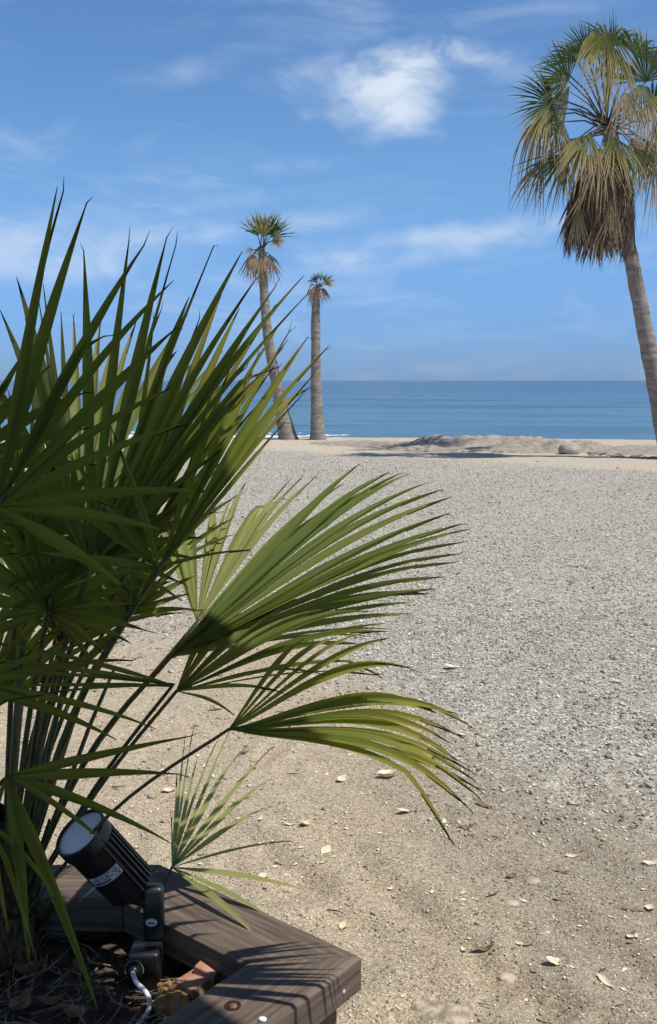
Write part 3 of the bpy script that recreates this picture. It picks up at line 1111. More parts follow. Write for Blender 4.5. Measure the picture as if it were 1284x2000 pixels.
def build_awning():
    q = [awning_edge(on(378, 1980, .45)), awning_edge(at(590, 1440, 1.66)), awning_edge(at(425, 620, 1.96))]
    d = (q[2] - q[0]).normalized()
    d.z = 0
    d.normalize()
    c = (q[0] + q[1] + q[2]) / 3
    nin = Vector((-d.y, d.x, 0))
    if nin.dot(Vector((0, 0, 0)) - c) < 0:
        nin = -nin
    s0, s1 = -6.0, 2.0
    while (c + d * s1).x < -.75:
        s1 -= .05
    base = c + nin * 5.6
    base.z = 0
    t = thing('awning', base, 'canvas awning over the terrace behind the viewer, shading the planter', 'awning')
    CANVAS = simple('awning_canvas', (.30, .27, .22), (.36, .33, .28), 6, .9, .1, .002)
    METAL = simple('awning_metal', (.20, .20, .20), (.26, .26, .26), 20, .5)
    m = MB()
    up, dn = [], []
    for i in range(24):
        s_ = s0 + (s1 - s0) * i / 23
        up.append([c + d * s_ + nin * w + Vector((0, 0, .09 * w + .03 * math.sin(s_ * 5) * math.sin(math.pi * w / 5.6))) for w in (.0, 1.4, 2.8, 4.2, 5.6)])
        dn.append([p + Vector((0, 0, -.006)) for p in up[-1]])
    m.grid(up)
    m.grid(dn)
    m.build('canopy', CANVAS, t, base)
    e0, e1_ = c + d * s0, c + d * s1
    MB().tube([e0 + Vector((0, 0, -.02)), e1_ + Vector((0, 0, -.02))], .022, 10).build('front_bar', METAL, t, base)
    for k in range(4):
        a = c + d * (s0 + .1 + (s1 - s0 - .2) * k / 3)
        MB().tube([a + Vector((0, 0, -.03)), a + nin * 5.6 + Vector((0, 0, .09 * 5.6 - .03))], .018, 8).build('rafter', METAL, t, base)
    for k in (0, 1):
        a = c + nin * 5.55 + d * (s0 + .1 if k == 0 else s1 - .1)
        MB().tube([Vector((a.x, a.y, 0)), Vector((a.x, a.y, AW_Z + .48))], .04, 12).build('post', METAL, t, base)


build_awning()

# ------------------------------------------------------------------ timber planter
PZ = 0.45
CORN = on(707, 1866, PZ)
e1 = (on(330, 1691, PZ) - CORN).normalized()            # far side of the planter
e2 = Vector((e1.y, -e1.x, 0))                            # near side, at right angles
if e2.y > 0:
    e2 = -e2
BW, BH = .165, .082
L1, L2 = 1.55, 1.35
planter = thing('planter', (CORN.x, CORN.y, 0), 'low square planter of weathered dark timber holding the bushy palm', 'planter')
PB = Vector((CORN.x, CORN.y, 0))


# corners of the rim, the far side bending away to the left behind the lamp
K1 = on(315, 1686, PZ)
POLY = [CORN.copy(), K1, K1 + Vector((-.95, 0, 0)), K1 + Vector((-.95, -1.0, 0)), CORN + e2 * L2]


def rim_board(o, along, inward, length, k0, k1):
    """top board with mitred ends, its own length axis along local x"""
    rows = []
    bev = .007
    prof = [(0, -BH + bev), (0, -bev), (bev, 0), (BW - bev, 0), (BW, -bev), (BW, -BH + bev), (BW - bev, -BH), (bev, -BH), (0, -BH + bev)]
    n = 26
    for i in range(n):
        s_ = i / (n - 1)
        r = []
        for w, z in prof:
            a0 = w * k0
            a1 = length - w * k1
            x = a0 + .0015 + (a1 - a0 - .003) * s_
            k = .0022 * mnoise.noise(Vector((x * 4, w * 9, z * 9 + length)))
            r.append(Vector((x, w + k, z + k)))
        rows.append(r)
    m = MB().grid(rows)
    m.add(rows[0][:-1], [tuple(range(8))])
    m.add(rows[-1][:-1], [tuple(range(8))[::-1]])
    ob = m.build('rim_board', WOOD, planter, None, smooth=False)
    mat = Matrix((along, inward, Vector((0, 0, 1)))).transposed().to_4x4()
    mat.translation = o - PB
    ob.matrix_local = mat
    return ob


IN = .035
NP = len(POLY)
for i in range(NP):
    p0, p1, p2, p3 = POLY[i - 1], POLY[i], POLY[(i + 1) % NP], POLY[(i + 2) % NP]
    al = (p2 - p1).normalized()
    inn = Vector((-al.y, al.x, 0))
    ln = (p2 - p1).length
    ang0 = (p0 - p1).angle(p2 - p1)
    ang1 = (p1 - p2).angle(p3 - p2)
    rim_board(p1, al, inn, ln, 1 / math.tan(ang0 / 2), 1 / math.tan(ang1 / 2))
    # side boards below the rim
    for k in range(2):
        m = MB().box((0, 0, 0), (ln - 2 * IN - .13, 0, 0), (0, .034, 0), (0, 0, .172), .004)
        ob = m.build('side_board', WOOD, planter, None, smooth=False)
        mat = Matrix((al, inn, Vector((0, 0, 1)))).transposed().to_4x4()
        mat.translation = p1 - PB + al * (IN + .065) + inn * (IN + .006) + Vector((0, 0, .012 + k * .178 - PZ))
        ob.matrix_local = mat
    # post in the corner
    m = MB().box((0, 0, 0), al * .062, inn * .062, (0, 0, PZ - BH - .002), .004)
    ob = m.build('post', WOOD, planter, None, smooth=False)
    bis = ((p0 - p1).normalized() + al).normalized()
    ob.location = p1 - PB + bis * (IN / math.sin(ang0 / 2)) + Vector((0, 0, -PZ))
# screw in the corner and bored hole with a rusty bolt
side_n = (-e1).normalized()
pscrew = on(671, 1936, PZ - .045)


def hit_plane(px, py, p0, n):
    d = ray(px, py)
    o = Vector((0, 0, CAM_H))
    return o + d * ((p0 - o).dot(n) / d.dot(n))


ps = hit_plane(672, 1937, CORN, side_n)
MB().tube([ps - side_n * .004, ps + side_n * .001, ps + side_n * .002], [.0045, .0045, .003], 12).build('screw', STEEL, planter, PB)
pb = on(455, 1965, PZ)
ring = MB()
n = 22
nr = []
for rr, zz in ((.0155, .0012), (.0135, .0018), (.0125, .0008)):
    nr.append([pb + Vector((math.cos(2 * math.pi * k / n) * rr, math.sin(2 * math.pi * k / n) * rr, zz)) for k in range(n + 1)])
ring.grid(nr)
ring.add([pb + Vector((math.cos(2 * math.pi * k / n) * .0125, math.sin(2 * math.pi * k / n) * .0125, .0008)) for k in range(n)], [tuple(range(n))])
ring.build('bolt_hole', HOLE, planter, PB)
MB().tube([pb + Vector((.001, -.003, .0005)), pb + Vector((.001, -.003, .003)), pb + Vector((.001, -.003, .004))], [.008, .0078, .005], 6).build('bolt', RUST, planter, PB, smooth=False)

# soil
SOIL_Z = .335
cen_p = sum(POLY, Vector((0, 0, 0))) / NP
ins = []
for i in range(NP):
    p0, p1, p2 = POLY[i - 1], POLY[i], POLY[(i + 1) % NP]
    al = (p2 - p1).normalized()
    a0 = (p0 - p1).angle(p2 - p1)
    ins.append(p1 + ((p0 - p1).normalized() + al).normalized() * (.073 / math.sin(a0 / 2)))
rim = []
for i in range(NP):
    for f in np.linspace(0, 1, 25)[:-1]:
        rim.append(ins[i].lerp(ins[(i + 1) % NP], float(f)))
rim.append(rim[0])
rows = []
for j in range(46):
    t_ = j / 45
    r = []
    for q in rim:
        p = cen_p.lerp(q, t_)
        p.z = 0
        r.append(Vector((p.x, p.y, SOIL_Z + .016 * mnoise.fractal(p * 9, .8, 2, 5) + .012 * mnoise.noise(p * 3))))
    rows.append(r)
MB().grid(rows).build('soil', SOIL, planter, PB)


def inside(p, margin):
    for i in range(NP):
        a_, b_ = POLY[i], POLY[(i + 1) % NP]
        al_ = (b_ - a_).normalized()
        if Vector((-al_.y, al_.x, 0)).dot(p - a_) < margin:
            return False
    return True


def in_planter():
    while True:
        p = Vector((random.uniform(-1.4, .1), random.uniform(.8, 2.2), PZ))
        if inside(p, .20):
            return p


# stones, brick and litter on the soil
bp = on(410, 1925, SOIL_Z)


def brick(px, py, rz, L, W, Hh, label, z0=SOIL_Z + .004, tilt=0.0):
    m = MB().box((-L / 2, -W / 2, 0), (L, 0, 0), (0, W, 0), (0, 0, Hh), .004)
    m.v = [tuple(Vector(p) + Vector((1, 1, 1)) * .002 * mnoise.noise(Vector(p) * 40)) for p in m.v]
    o = m.build('brick', BRICK, None, None, smooth=False)
    o.location = on(px, py, z0)
    o.rotation_euler = (tilt, 0, rz)
    tag(o, label, 'brick')
    return o


BA = math.atan2(-e2.y, -e2.x)
brick(405, 1935, BA, .13, .055, .045, 'reddish clay brick against the near timber inside the planter', SOIL_Z + .01)
brick(420, 1912, BA + .25, .10, .05, .05, 'broken pinkish brick end in the inner corner of the planter', SOIL_Z + .02, .12)
random.seed(8)
POROUS_SPOTS = [(335, 1962, .030, 'porous yellowish stone lump nearest the white cable'), (362, 1935, .028, 'porous yellow-brown stone lump touching the bricks'), (352, 1975, .024, 'small porous ochre stone lump beside the planter board'), (325, 1938, .022, 'small porous stone lump behind the lamp base')]
for i, (px, py, s, lb) in enumerate(POROUS_SPOTS):
    p = on(px, py, SOIL_Z + s)
    m = rock_mesh((0, 0, 0), s * 1.15, s, s * .85, 5 + i, .0, 4)
    m.v = [tuple(Vector(q) * (1 + .22 * mnoise.fractal(Vector(q) * 75 + Vector((i, 0, 0)), .7, 2, 3))) for q in m.v]
    o = m.build('porous_stone', POROUS)
    o.location = p
    tag(o, lb, 'stone')
o = rock_mesh((0, 0, 0), .080, .055, .040, 9.2, .42, 4).build('grey_stone', STONE_G)
o.location = on(110, 1800, SOIL_Z + .018)
tag(o, 'rough grey stone under the spotlight in the planter', 'stone')
wp = MB()
o = rock_mesh((0, 0, 0), .008, .006, .005, 2.2, .15, 2).build('white_pebble', LENS)
o.location = on(513, 1991, PZ + .003)
tag(o, 'tiny white pebble lying on the near planter board', 'stone')

# twigs, dry strips and fallen leaves covering the soil
random.seed(21)
m = MB()
for i in range(520):
    p = in_planter()
    p.z = SOIL_Z + random.uniform(.004, .03)
    a = random.uniform(0, 6.28)
    L = random.uniform(.03, .16)
    d = Vector((math.cos(a), math.sin(a), random.uniform(-.15, .25))) * L
    k = Vector((-d.y, d.x, 0)) * random.uniform(-.25, .25)
    r = random.uniform(.0008, .003)
    m.tube([p, p + d * .5 + k, p + d], [r, r, r * .4], 4)
o = m.build('twig_litter', TWIG)
tag(o, 'dry twigs and strips covering the planter soil', 'litter', kind='stuff')


def curled_leaf(L, W, curl, cup, seed):
    """one dry leaf: pointed oval, curled along its length and cupped across, with a midrib"""
    rd = random.Random(seed)
    rows = []
    n = 12
    tw = rd.uniform(-.5, .5)
    for i in range(n):
        t = i / (n - 1)
        w = W * (math.sin(math.pi * t ** .85) ** .8) * (1 + .12 * rd.uniform(-1, 1)) + .0006
        x = L * (t - .5)
        z = curl * L * ((2 * t - 1) ** 2)
        a = tw * (t - .5)
        r = []
        for s in (-1, -.5, 0, .5, 1):
            y, zz = s * w, cup * w * s * s - (.0006 if s == 0 else 0) + .06 * w * rd.uniform(-1, 1)
            r.append(Vector((x, y * math.cos(a) - zz * math.sin(a), z + zz * math.cos(a) + y * math.sin(a) + .003)))
        rows.append(r)
    m = MB().grid(rows)
    # short stalk
    p = rows[0][2]
    m.tube([p, p + Vector((-L * .12, .1 * L * rd.uniform(-1, 1), .002))], [.0009, .0006], 4)
    zmin = min(q[2] for q in m.v)
    m.v = [(q[0], q[1], q[2] - zmin + .0006) for q in m.v]
    return m


LEAVES = [
    # px, py, length, width, curl, cup, angle, pale?, label
    (884, 1303, .075, .020, .10, .25, .10, 1, 'pale oval leaf lying alone on the gravel beyond the big fronds'),
    (637, 1657, .048, .0125, .06, .2, 1.15, 1, 'cream pointed leaf on bare sand midway between planter and frond tip'),
    (673, 1802, .028, .011, .15, .5, 1.3, 1, 'small cream cupped leaf just beyond the planter corner'),
    (598, 1612, .040, .010, .35, .5, .8, 1, 'curled beige leaf arched over its own shadow on the sand'),
    (566, 1611, .036, .005, .25, .3, .05, 1, 'narrow curled beige strip beside the arched leaf'),
    (760, 1522, .070, .026, .25, .7, .3, 1, 'large crumpled pale yellow leaf under the lowest frond'),
    (668, 1522, .045, .013, .2, .3, .9, 1, 'folded pale leaf on the sand near the crumpled yellow leaf'),
    (797, 1588, .060, .010, .08, .2, .2, 1, 'faint long beige leaf flat on the sand past the crumpled one'),
    (945, 1573, .055, .010, .2, .3, -.85, 0, 'brown slanting leaf just past the yellow frond tips'),
    (912, 1626, .045, .006, .3, .2, -.3, 0, 'thin dark curled strip below the yellow frond tips'),
    (425, 1383, .060, .012, .3, .5, .2, 1, 'pale curled leaf below the stalk of the long frond'),
    (622, 1328, .060, .014, .2, .5, .25, 1, 'white curled leaf seen between the two right-hand fronds'),
    (516, 1714, .030, .011, .2, .5, .5, 1, 'beige leaf with dark shadow behind the far planter board'),
    (512, 1602, .030, .008, .2, .4, 1.2, 1, 'small upright beige leaf between the pale young frond and arched leaf'),
    (1185, 1932, .050, .0075, .15, .4, -1.0, 1, 'long pale leaf with a dark edge in the bottom corner of the sand'),
    (1085, 1898, .042, .013, .1, .2, -.3, 1, 'broken triangular pale leaf in the lower right of the sand'),
    (1016, 1842, .024, .007, .1, .4, -.6, 1, 'small whitish leaf by the sunken round stones'),
    (946, 1862, .042, .006, .3, .3, -.1, 0, 'dark narrow leaf casting a black shadow near the flat rock'),
    (906, 1856, .020, .006, .2, .4, 1.9, 1, 'tiny cream leaf left of the dark narrow leaf'),
    (1098, 1706, .040, .006, .25, .3, -.25, 0, 'mottled brown and white leaf above the sunken stones'),
    (1120, 1667, .040, .006, .2, .3, -.1, 1, 'slim pale leaf highest on the sand at the lower right'),
    (1272, 1772, .026, .012, .2, .5, .9, 1, 'white cupped leaf at the right edge of the sand'),
    (1235, 1775, .060, .004, .1, .2, -.1, 0, 'thin dry stalk leading to the white cupped leaf'),
    (1270, 1697, .045, .009, .2, .4, .15, 1, 'pale leaf cut by the frame edge above the white cupped one'),
    (1125, 1575, .045, .007, .25, .3, -.6, 1, 'grey-white twisted leaf on the grit right of the frond tips'),
    (1000, 1712, .030, .008, .2, .4, .4, 0, 'small brown leaf next to the upper sunken stone'),
    (1205, 1330, .055, .010, .2, .4, -.5, 1, 'light sliver of leaf on the gravel at the right'),
    (1232, 1838, .018, .008, .15, .4, -.4, 1, 'tiny oval whitish leaf alone at the lower right'),
    (333, 1540, .045, .011, .25, .5, .2, 1, 'pale leaf half hidden by the pale young frond'),
    (905, 1440, .035, .010, .25, .4, -.3, 1, 'dull beige leaf on the grit above the yellow frond tips'),
]
for i, (px, py, L, W, cu, cp, an, pale, lb) in enumerate(LEAVES):
    L, W = L * 1.35, W * 1.2
    o = curled_leaf(L, W, cu, cp, 60 + i).build('fallen_leaf', DRYLEAF if pale else DRYLEAF_B)
    p = on(px, py, 0)
    p.z = float(ground_z(p.x, p.y)[0]) + (.006 if p.y > 4.2 else .001)
    o.location = p
    o.rotation_euler = (math.radians(12) * math.sin(i * 2.3), math.radians(9) * math.cos(i * 1.7), an)
    tag(o, lb, 'leaf', 'dry leaves fallen on the sand')

# small chips of leaf and bark
random.seed(33)
m = MB()
for i in range(800):
    y = random.uniform(1.5, 7.5)
    x = random.uniform(-1, 1) * (.4 * y + .3)
    L = random.uniform(.006, .022)
    if i >= 620:                                # blown against the timber and into little drifts
        if i % 3:
            q = POLY[0].lerp(POLY[1], random.random()) + Vector((.62, .78, 0)) * abs(random.gauss(.0, .07))
            x, y = q.x, q.y
        else:
            cx_, cy_ = [(.45, 2.9), (-.1, 3.1), (.9, 2.6), (.2, 3.9), (1.2, 4.2)][i % 5]
            x, y = random.gauss(cx_, .09), random.gauss(cy_, .09)
    lf = curled_leaf(L, L * random.uniform(.12, .32), random.uniform(0, .3), random.uniform(0, .5), i)
    a = random.uniform(0, 6.28)
    z = float(ground_z(x, y)[0])
    lf.v = [(x + q[0] * math.cos(a) - q[1] * math.sin(a), y + q[0] * math.sin(a) + q[1] * math.cos(a), z + q[2]) for q in lf.v]
    m.add(lf.v, lf.f)
o = m.build('leaf_chips', DRYLEAF)
tag(o, 'small dry chips of leaf scattered over the sand', 'litter', kind='stuff')
m = MB()
for i in range(260):
    y = random.uniform(1.7, 8.5)
    x = random.uniform(-1, 1) * (.4 * y + .3)
    L = random.uniform(.015, .06)
    a = random.gauss(-.2, .7)
    z = float(ground_z(x, y)[0]) + .003
    d = Vector((math.cos(a), math.sin(a), random.uniform(-.02, .12))) * L
    k = Vector((-d.y, d.x, 0)) * random.uniform(-.2, .2)
    p = Vector((x, y, z))
    r = random.uniform(.0009, .0024)
    m.tube([p, p + d * .5 + k, p + d], [r, r, r * .5], 4)
o = m.build('dark_twigs', simple('dark_twig', (.035, .026, .018), (.12, .085, .055), 40, .9))
tag(o, 'short dark twigs scattered over the sand', 'litter', kind='stuff')

# stones half sunk in the sand
rock('sunken_stone', 1042, 1722, .030, .026, .016, STONE_T, 'round tan stone half sunk in the sand, upper of the two', 'stone', 1.1, .12, sink=.80)
rock('sunken_stone', 1000, 1766, .026, .022, .012, STONE_P, 'round pinkish stone half sunk in the sand, below the tan one', 'stone', 2.1, .15, sink=.80)
rock('sunken_stone', 990, 1898, .026, .024, .012, STONE_P, 'flat orange-pink shard near the bottom of the sand', 'stone', 4.1, .3, sink=.82)
rock('flat_rock', 882, 1996, .095, .085, .024, STONE_F, 'broad flat tan rock at the bottom edge beside the planter', 'rock', 7.7, .55, sink=.80, sub=4)

# ------------------------------------------------------------------ garden spotlight
def build_lamp():
    foot = on(290, 1925, SOIL_Z)
    t = thing('garden_spotlight', foot, 'black cylindrical garden spotlight aimed up at the palm from the planter', 'spotlight')
    E = at(254, 1731, foot.y + .05)                    # back end of the housing
    back = (Vector((0, 0, CAM_H)) - E).normalized()
    X = Vector((1, 0, 0))
    U = back.cross(X).normalized()
    if U.z < 0:
        U = -U
    A = (X * -.60 + U * .56 + back * .72).normalized()
    LN, RD = .188, .057
    s1 = A.cross(Vector((0, 0, 1))).normalized()
    s2 = A.cross(s1)

    def lathe(prof, nn=40):
        m = MB()
        rows = []
        for h, r in prof:
            rows.append([E + A * h + (s1 * math.cos(2 * math.pi * k / nn) + s2 * math.sin(2 * math.pi * k / nn)) * r for k in range(nn + 1)])
        return m.grid(rows)
    body = lathe([(0, .0), (0, RD * .80), (.004, RD * .88), (LN - .034, RD * .92), (LN - .032, RD * .99), (LN - .028, RD), (LN - .004, RD), (LN, RD * .985), (LN, RD * .93), (LN - .010, RD * .92)])
    body.build('housing', BLACK, t, foot)
    cv = (back - A * back.dot(A)).normalized()
    cs = A.cross(cv).normalized()
    if cs.x < 0:
        cs = -cs
    for k in range(28):
        a = 2 * math.pi * k / 28
        d = s1 * math.cos(a) + s2 * math.sin(a)
        c = d.cross(A)
        if d.dot(cs) < .10:
            continue
        m = MB().box(E + A * .006 + d * RD * .86 - c * .0022, A * (LN - .04), d * (RD * .135), c * .0044, .0008)
        m.build('fin', BLACK, t, foot, smooth=False)
    lathe([(LN - .006, 0), (LN - .006, RD * .5), (LN - .007, RD * .925)]).build('lens', LENS, t, foot)
    rows = []
    for k in range(13):
        a = math.radians(-62 + 74 * k / 12)
        d = cv * math.cos(a) + cs * math.sin(a)
        rows.append([E + A * h + d * (RD * .91 + .0022) for h in (.080, .106)])
    st = MB().grid(rows).build('sticker', STICKER, t, foot)
    m = MB()
    rr = random.Random(2)
    for row, (h0, h1) in enumerate(((.1015, .1038), (.0965, .0995), (.0915, .0945), (.0830, .0890))):
        a = -57
        while a < 7:
            w = rr.uniform(1.2, 3.4) if row < 3 else rr.uniform(1.5, 5.5)
            q = []
            for aa in (a, a + w):
                d = cv * math.cos(math.radians(aa)) + cs * math.sin(math.radians(aa))
                q.append([E + A * h + d * (RD * .91 + .0030) for h in (h0, h1)])
            if rr.random() < .8:
                m.grid(q)
            a += w + rr.uniform(.8, 1.6)
    m.build('print', INK, st, foot)
    # bracket arm from the back of the housing down to the junction box
    bt = at(303, 1742, foot.y + .03)
    Bb = at(292, 1850, foot.y + .01)
    m = MB().box(bt + Vector((-.026, -.012, -.105)), (.044, 0, 0), (0, .03, 0), (0, 0, .118), .010)
    m.build('bracket', GREENBLK, t, foot)
    MB().tube([E - A * .002, E - A * .02, bt + Vector((-.004, .004, -.02))], [.028, .026, .020], 14).build('neck', BLACK, t, foot)
    sp = at(293, 1811, foot.y - .0)
    sp.y = bt.y - .0135
    MB().tube([sp + Vector((0, .004, 0)), sp, sp + Vector((0, -.0025, 0))], [.0125, .0125, .008], 18, squash=.75).build('screw', STEEL, t, foot)
    MB().tube([sp + Vector((-.007, -.003, .001)), sp + Vector((.007, -.003, .001))], .0014, 6).build('screw_slot', INK, t, foot)
    jb = at(289, 1880, foot.y)
    MB().box(Vector((jb.x - .036, jb.y - .028, SOIL_Z - .01)), (.064, 0, 0), (0, .06, 0), (0, 0, jb.z + .045 - SOIL_Z), .008).build('junction_box', BLACK, t, foot)
    gp = at(266, 1893, foot.y - .03)
    gp.y = jb.y - .028
    gd = Vector((-.12, -.9, .25)).normalized()
    MB().tube([gp, gp + gd * .012], [.0195, .0195], 20).build('gland_nut', BLACK, t, foot)
    gs = gd.cross(Vector((0, 0, 1))).normalized()
    gu = gs.cross(gd)
    arc = [gp + gd * .013 + (gs * math.cos(a) + gu * math.sin(a)) * .0195 for a in np.linspace(-.5, 3.4, 24)]
    MB().tube(arc, .0010, 6).build('gland_ring', GLAND, t, foot)
    MB().tube([gp + gd * .012, gp + gd * .026], [.013, .009], 14).build('gland', BLACK, t, foot)
    p0 = gp + gd * .024
    ctrl = [p0, at(268, 1920, p0.y - .02), at(285, 1938, p0.y - .03), at(294, 1962, p0.y - .045), at(284, 1985, p0.y - .06), at(262, 2010, p0.y - .09), at(225, 2045, p0.y - .14), at(180, 2060, p0.y - .14)]
    pts = []
    for k in range(len(ctrl) - 1):
        a, b, c, d = ctrl[max(k - 1, 0)], ctrl[k], ctrl[k + 1], ctrl[min(k + 2, len(ctrl) - 1)]
        for f in np.linspace(0, 1, 9)[:-1]:
            f = float(f)
            pts.append(.5 * ((2 * b) + (c - a) * f + (2 * a - 5 * b + 4 * c - d) * f * f + (3 * b - a - 3 * c + d) * f ** 3))
    MB().tube(pts, .0052, 10).build('cable', CABLE, t, foot)


build_lamp()

# ------------------------------------------------------------------ bushy fan palm in the planter
PALM_BASE = on(8, 1880, SOIL_Z)
bush = thing('fan_palm_bush', PALM_BASE, 'bushy fan palm with long spiky green fronds rising from the timber planter', 'palm')


def bez(p0, p1, p2, t):
    return p0 * (1 - t) ** 2 + p1 * 2 * t * (1 - t) + p2 * t * t


def leaf_segment(H, T, nrm, halfw, split, bow, ns=13, fold=.5, tipsplit=True, seed=0, wander=.0, narrow=1.0, wcap=.015):
    """one blade of a fan leaf: joined to its neighbours up to the split, then free and tapering to a forked tip"""
    rd = random.Random(seed)
    H, T = Vector(H), Vector(T)
    L = (T - H).length
    d0 = (T - H).normalized()
    n0 = (nrm - d0 * nrm.dot(d0)).normalized()
    tang0 = d0.cross(n0).normalized()
    wmax = min(math.tan(halfw) * L * split, wcap) * narrow
    lat = rd.uniform(-1, 1) * wander * L
    m = MB()
    rows, aa = [], []
    cen = []
    for i in range(ns):
        t = i / (ns - 1)
        p = H + (T - H) * t + Vector((0, 0, 1)) * (bow * L * 5.4 * t ** 1.6 * (1 - t)) + tang0 * lat * math.sin(math.pi * t)
        cen.append(p)
    if rd.random() < .08:                       # a snapped or wilted tip
        kk = rd.uniform(.62, .84)
        sg_ = rd.uniform(-.25, .25)
        for i in range(ns):
            t = i / (ns - 1)
            if t > kk:
                cen[i] = cen[i] + (Vector((0, 0, -1)) * .32 - d0 * .22 + tang0 * sg_) * (t - kk) * L
    twist = rd.uniform(-.6, .6)
    for i in range(ns):
        t = i / (ns - 1)
        tg = (cen[min(i + 1, ns - 1)] - cen[max(i - 1, 0)]).normalized()
        tang = (tang0 - tg * tang0.dot(tg)).normalized()
        nn = tang.cross(tg).normalized()
        if nn.dot(n0) < 0:
            nn = -nn
        a = twist * max(0, t - split)
        tang, nn = tang * math.cos(a) + nn * math.sin(a), nn * math.cos(a) - tang * math.sin(a)
        if t < split:
            w = wmax * (t / split) ** .9 + .0012
        else:
            w = wmax * (1 - ((t - split) / (1 - split)) ** 1.35) + .0006
        fo = fold * (1 + .9 * max(0, t - split))
        c = cen[i]
        rows.append([c - tang * w + nn * w * fo, c - tang * w * .5 + nn * w * fo * .42, c, c + tang * w * .5 + nn * w * fo * .42, c + tang * w + nn * w * fo])
        aa += [t] * 5
    m.grid(rows, aa)
    if tipsplit:
        e = cen[-1]
        tg = (cen[-1] - cen[-3]).normalized()
        k = cen[-3]
        for s in (-1, 1):
            if rd.random() < .4:
                q = e + tg * rd.uniform(.008, .030) + tang0 * s * rd.uniform(.002, .007) + Vector((0, 0, rd.uniform(-.008, .004)))
                m.tube([k, e, q], [.0016, .0011, .0003], 4, a=[.94, 1, 1])
    return m


FROND_N = [0]


def frond(hub, tips, mat, up=(0, -.4, 1), pet=None, pet_r=.0058, split=.5, bow=.04, n=None, jit=.05, stalk_from=None, fold=.8, base_off=(0, 0), narrow=1.0, sag=.06, wcap=.015):
    """hub: (px, py, Y); tips: list of (px, py, Y) in order round the fan; n: how many blades to spread over the tips"""
    FROND_N[0] += 1
    rd = random.Random(FROND_N[0] * 17)
    H = at(*hub)
    T = [at(*q[:3]) for q in tips]
    NW = [q[3] if len(q) > 3 else 1.0 for q in tips]
    if n and n > len(T):
        out, nw = [], []
        for i in range(n):
            t = i / (n - 1) * (len(T) - 1)
            k = min(int(t), len(T) - 2)
            f = t - k
            a, b, c, d = T[max(k - 1, 0)], T[k], T[k + 1], T[min(k + 2, len(T) - 1)]
            p = .5 * ((2 * b) + (c - a) * f + (2 * a - 5 * b + 4 * c - d) * f * f + (3 * b - a - 3 * c + d) * f ** 3)
            v = p - H
            v = v * (1 + rd.uniform(-jit, jit))
            v += Vector((rd.uniform(-1, 1), rd.uniform(-1, 1), rd.uniform(-1, 1))) * jit * .35 * v.length
            out.append(H + v)
            nw.append(NW[k] * (1 - f) + NW[k + 1] * f)
        T, NW = out, nw
    # stalk
    S = Vector(PALM_BASE) + Vector((base_off[0], base_off[1], .05)) if stalk_from is None else at(*stalk_from)
    if pet:
        path = [S] + [at(*q) for q in pet] + [H]
    else:
        mid = (S + H) * .5 + Vector((0, 0, sag * (H - S).length))
        path = [S, mid, H]
    pts = []
    for k in range(len(path) - 1):
        a, b, c, d = path[max(k - 1, 0)], path[k], path[k + 1], path[min(k + 2, len(path) - 1)]
        for f in np.linspace(0, 1, 7)[:-1]:
            f = float(f)
            pts.append(.5 * ((2 * b) + (c - a) * f + (2 * a - 5 * b + 4 * c - d) * f * f + (3 * b - a - 3 * c + d) * f ** 3))
    pts.append(H)
    md = sum((q - H for q in T), Vector((0, 0, 0)))
    pts.append(H + md.normalized() * .03)
    m = MB().tube(pts, [pet_r * (1.35 - .65 * i / len(pts)) for i in range(len(pts))], 8, squash=.7)
    # small thorns along the stalk
    for i in range(3, len(pts) - 3):
        for s in (-1, 1):
            if rd.random() < .6:
                tg = (pts[i + 1] - pts[i]).normalized()
                sd = tg.cross(Vector((0, 0, 1))).normalized() * s
                p = pts[i] + sd * pet_r * .7
                m.tube([p, p + sd * .006 + tg * .004], [.0013, .0003], 4)
    fr = m.build('frond', PETIOLE, bush, PALM_BASE)
    upv = Vector(up)
    k = len(T)
    D = [(q - H).normalized() for q in T]
    for i in range(k):
        a, b = D[max(i - 1, 0)], D[min(i + 1, k - 1)]
        hw = .5 * (a.angle(b)) / max(1, (min(i + 1, k - 1) - max(i - 1, 0)))
        hw = min(max(hw, .02), .12)
        nr = (b - a).cross(D[i])
        if nr.length < 1e-4:
            nr = upv.copy()
        nr.normalize()
        if nr.dot(upv) < 0:
            nr = -nr
        nr = (nr * .75 + upv.normalized() * .25).normalized()
        nr = Matrix.Rotation(rd.gauss(0, .22), 3, D[i]) @ nr
        sg = leaf_segment(H, T[i], nr, hw, split + rd.uniform(-.05, .05), bow * rd.uniform(.5, 1.4), fold=fold * rd.uniform(.7, 1.3), seed=FROND_N[0] * 100 + i, wander=.012, narrow=narrow * NW[i], wcap=wcap)
        so = sg.build('leaf_segment', mat, fr, PALM_BASE, attr='lt')
        lw = np.zeros(len(so.data.vertices), dtype=np.float32)
        lw[:65] = np.tile([-1, -.5, 0, .5, 1], 13)
        so.data.attributes.new('lw', 'FLOAT', 'POINT').data.foreach_set('value', lw)
    return fr


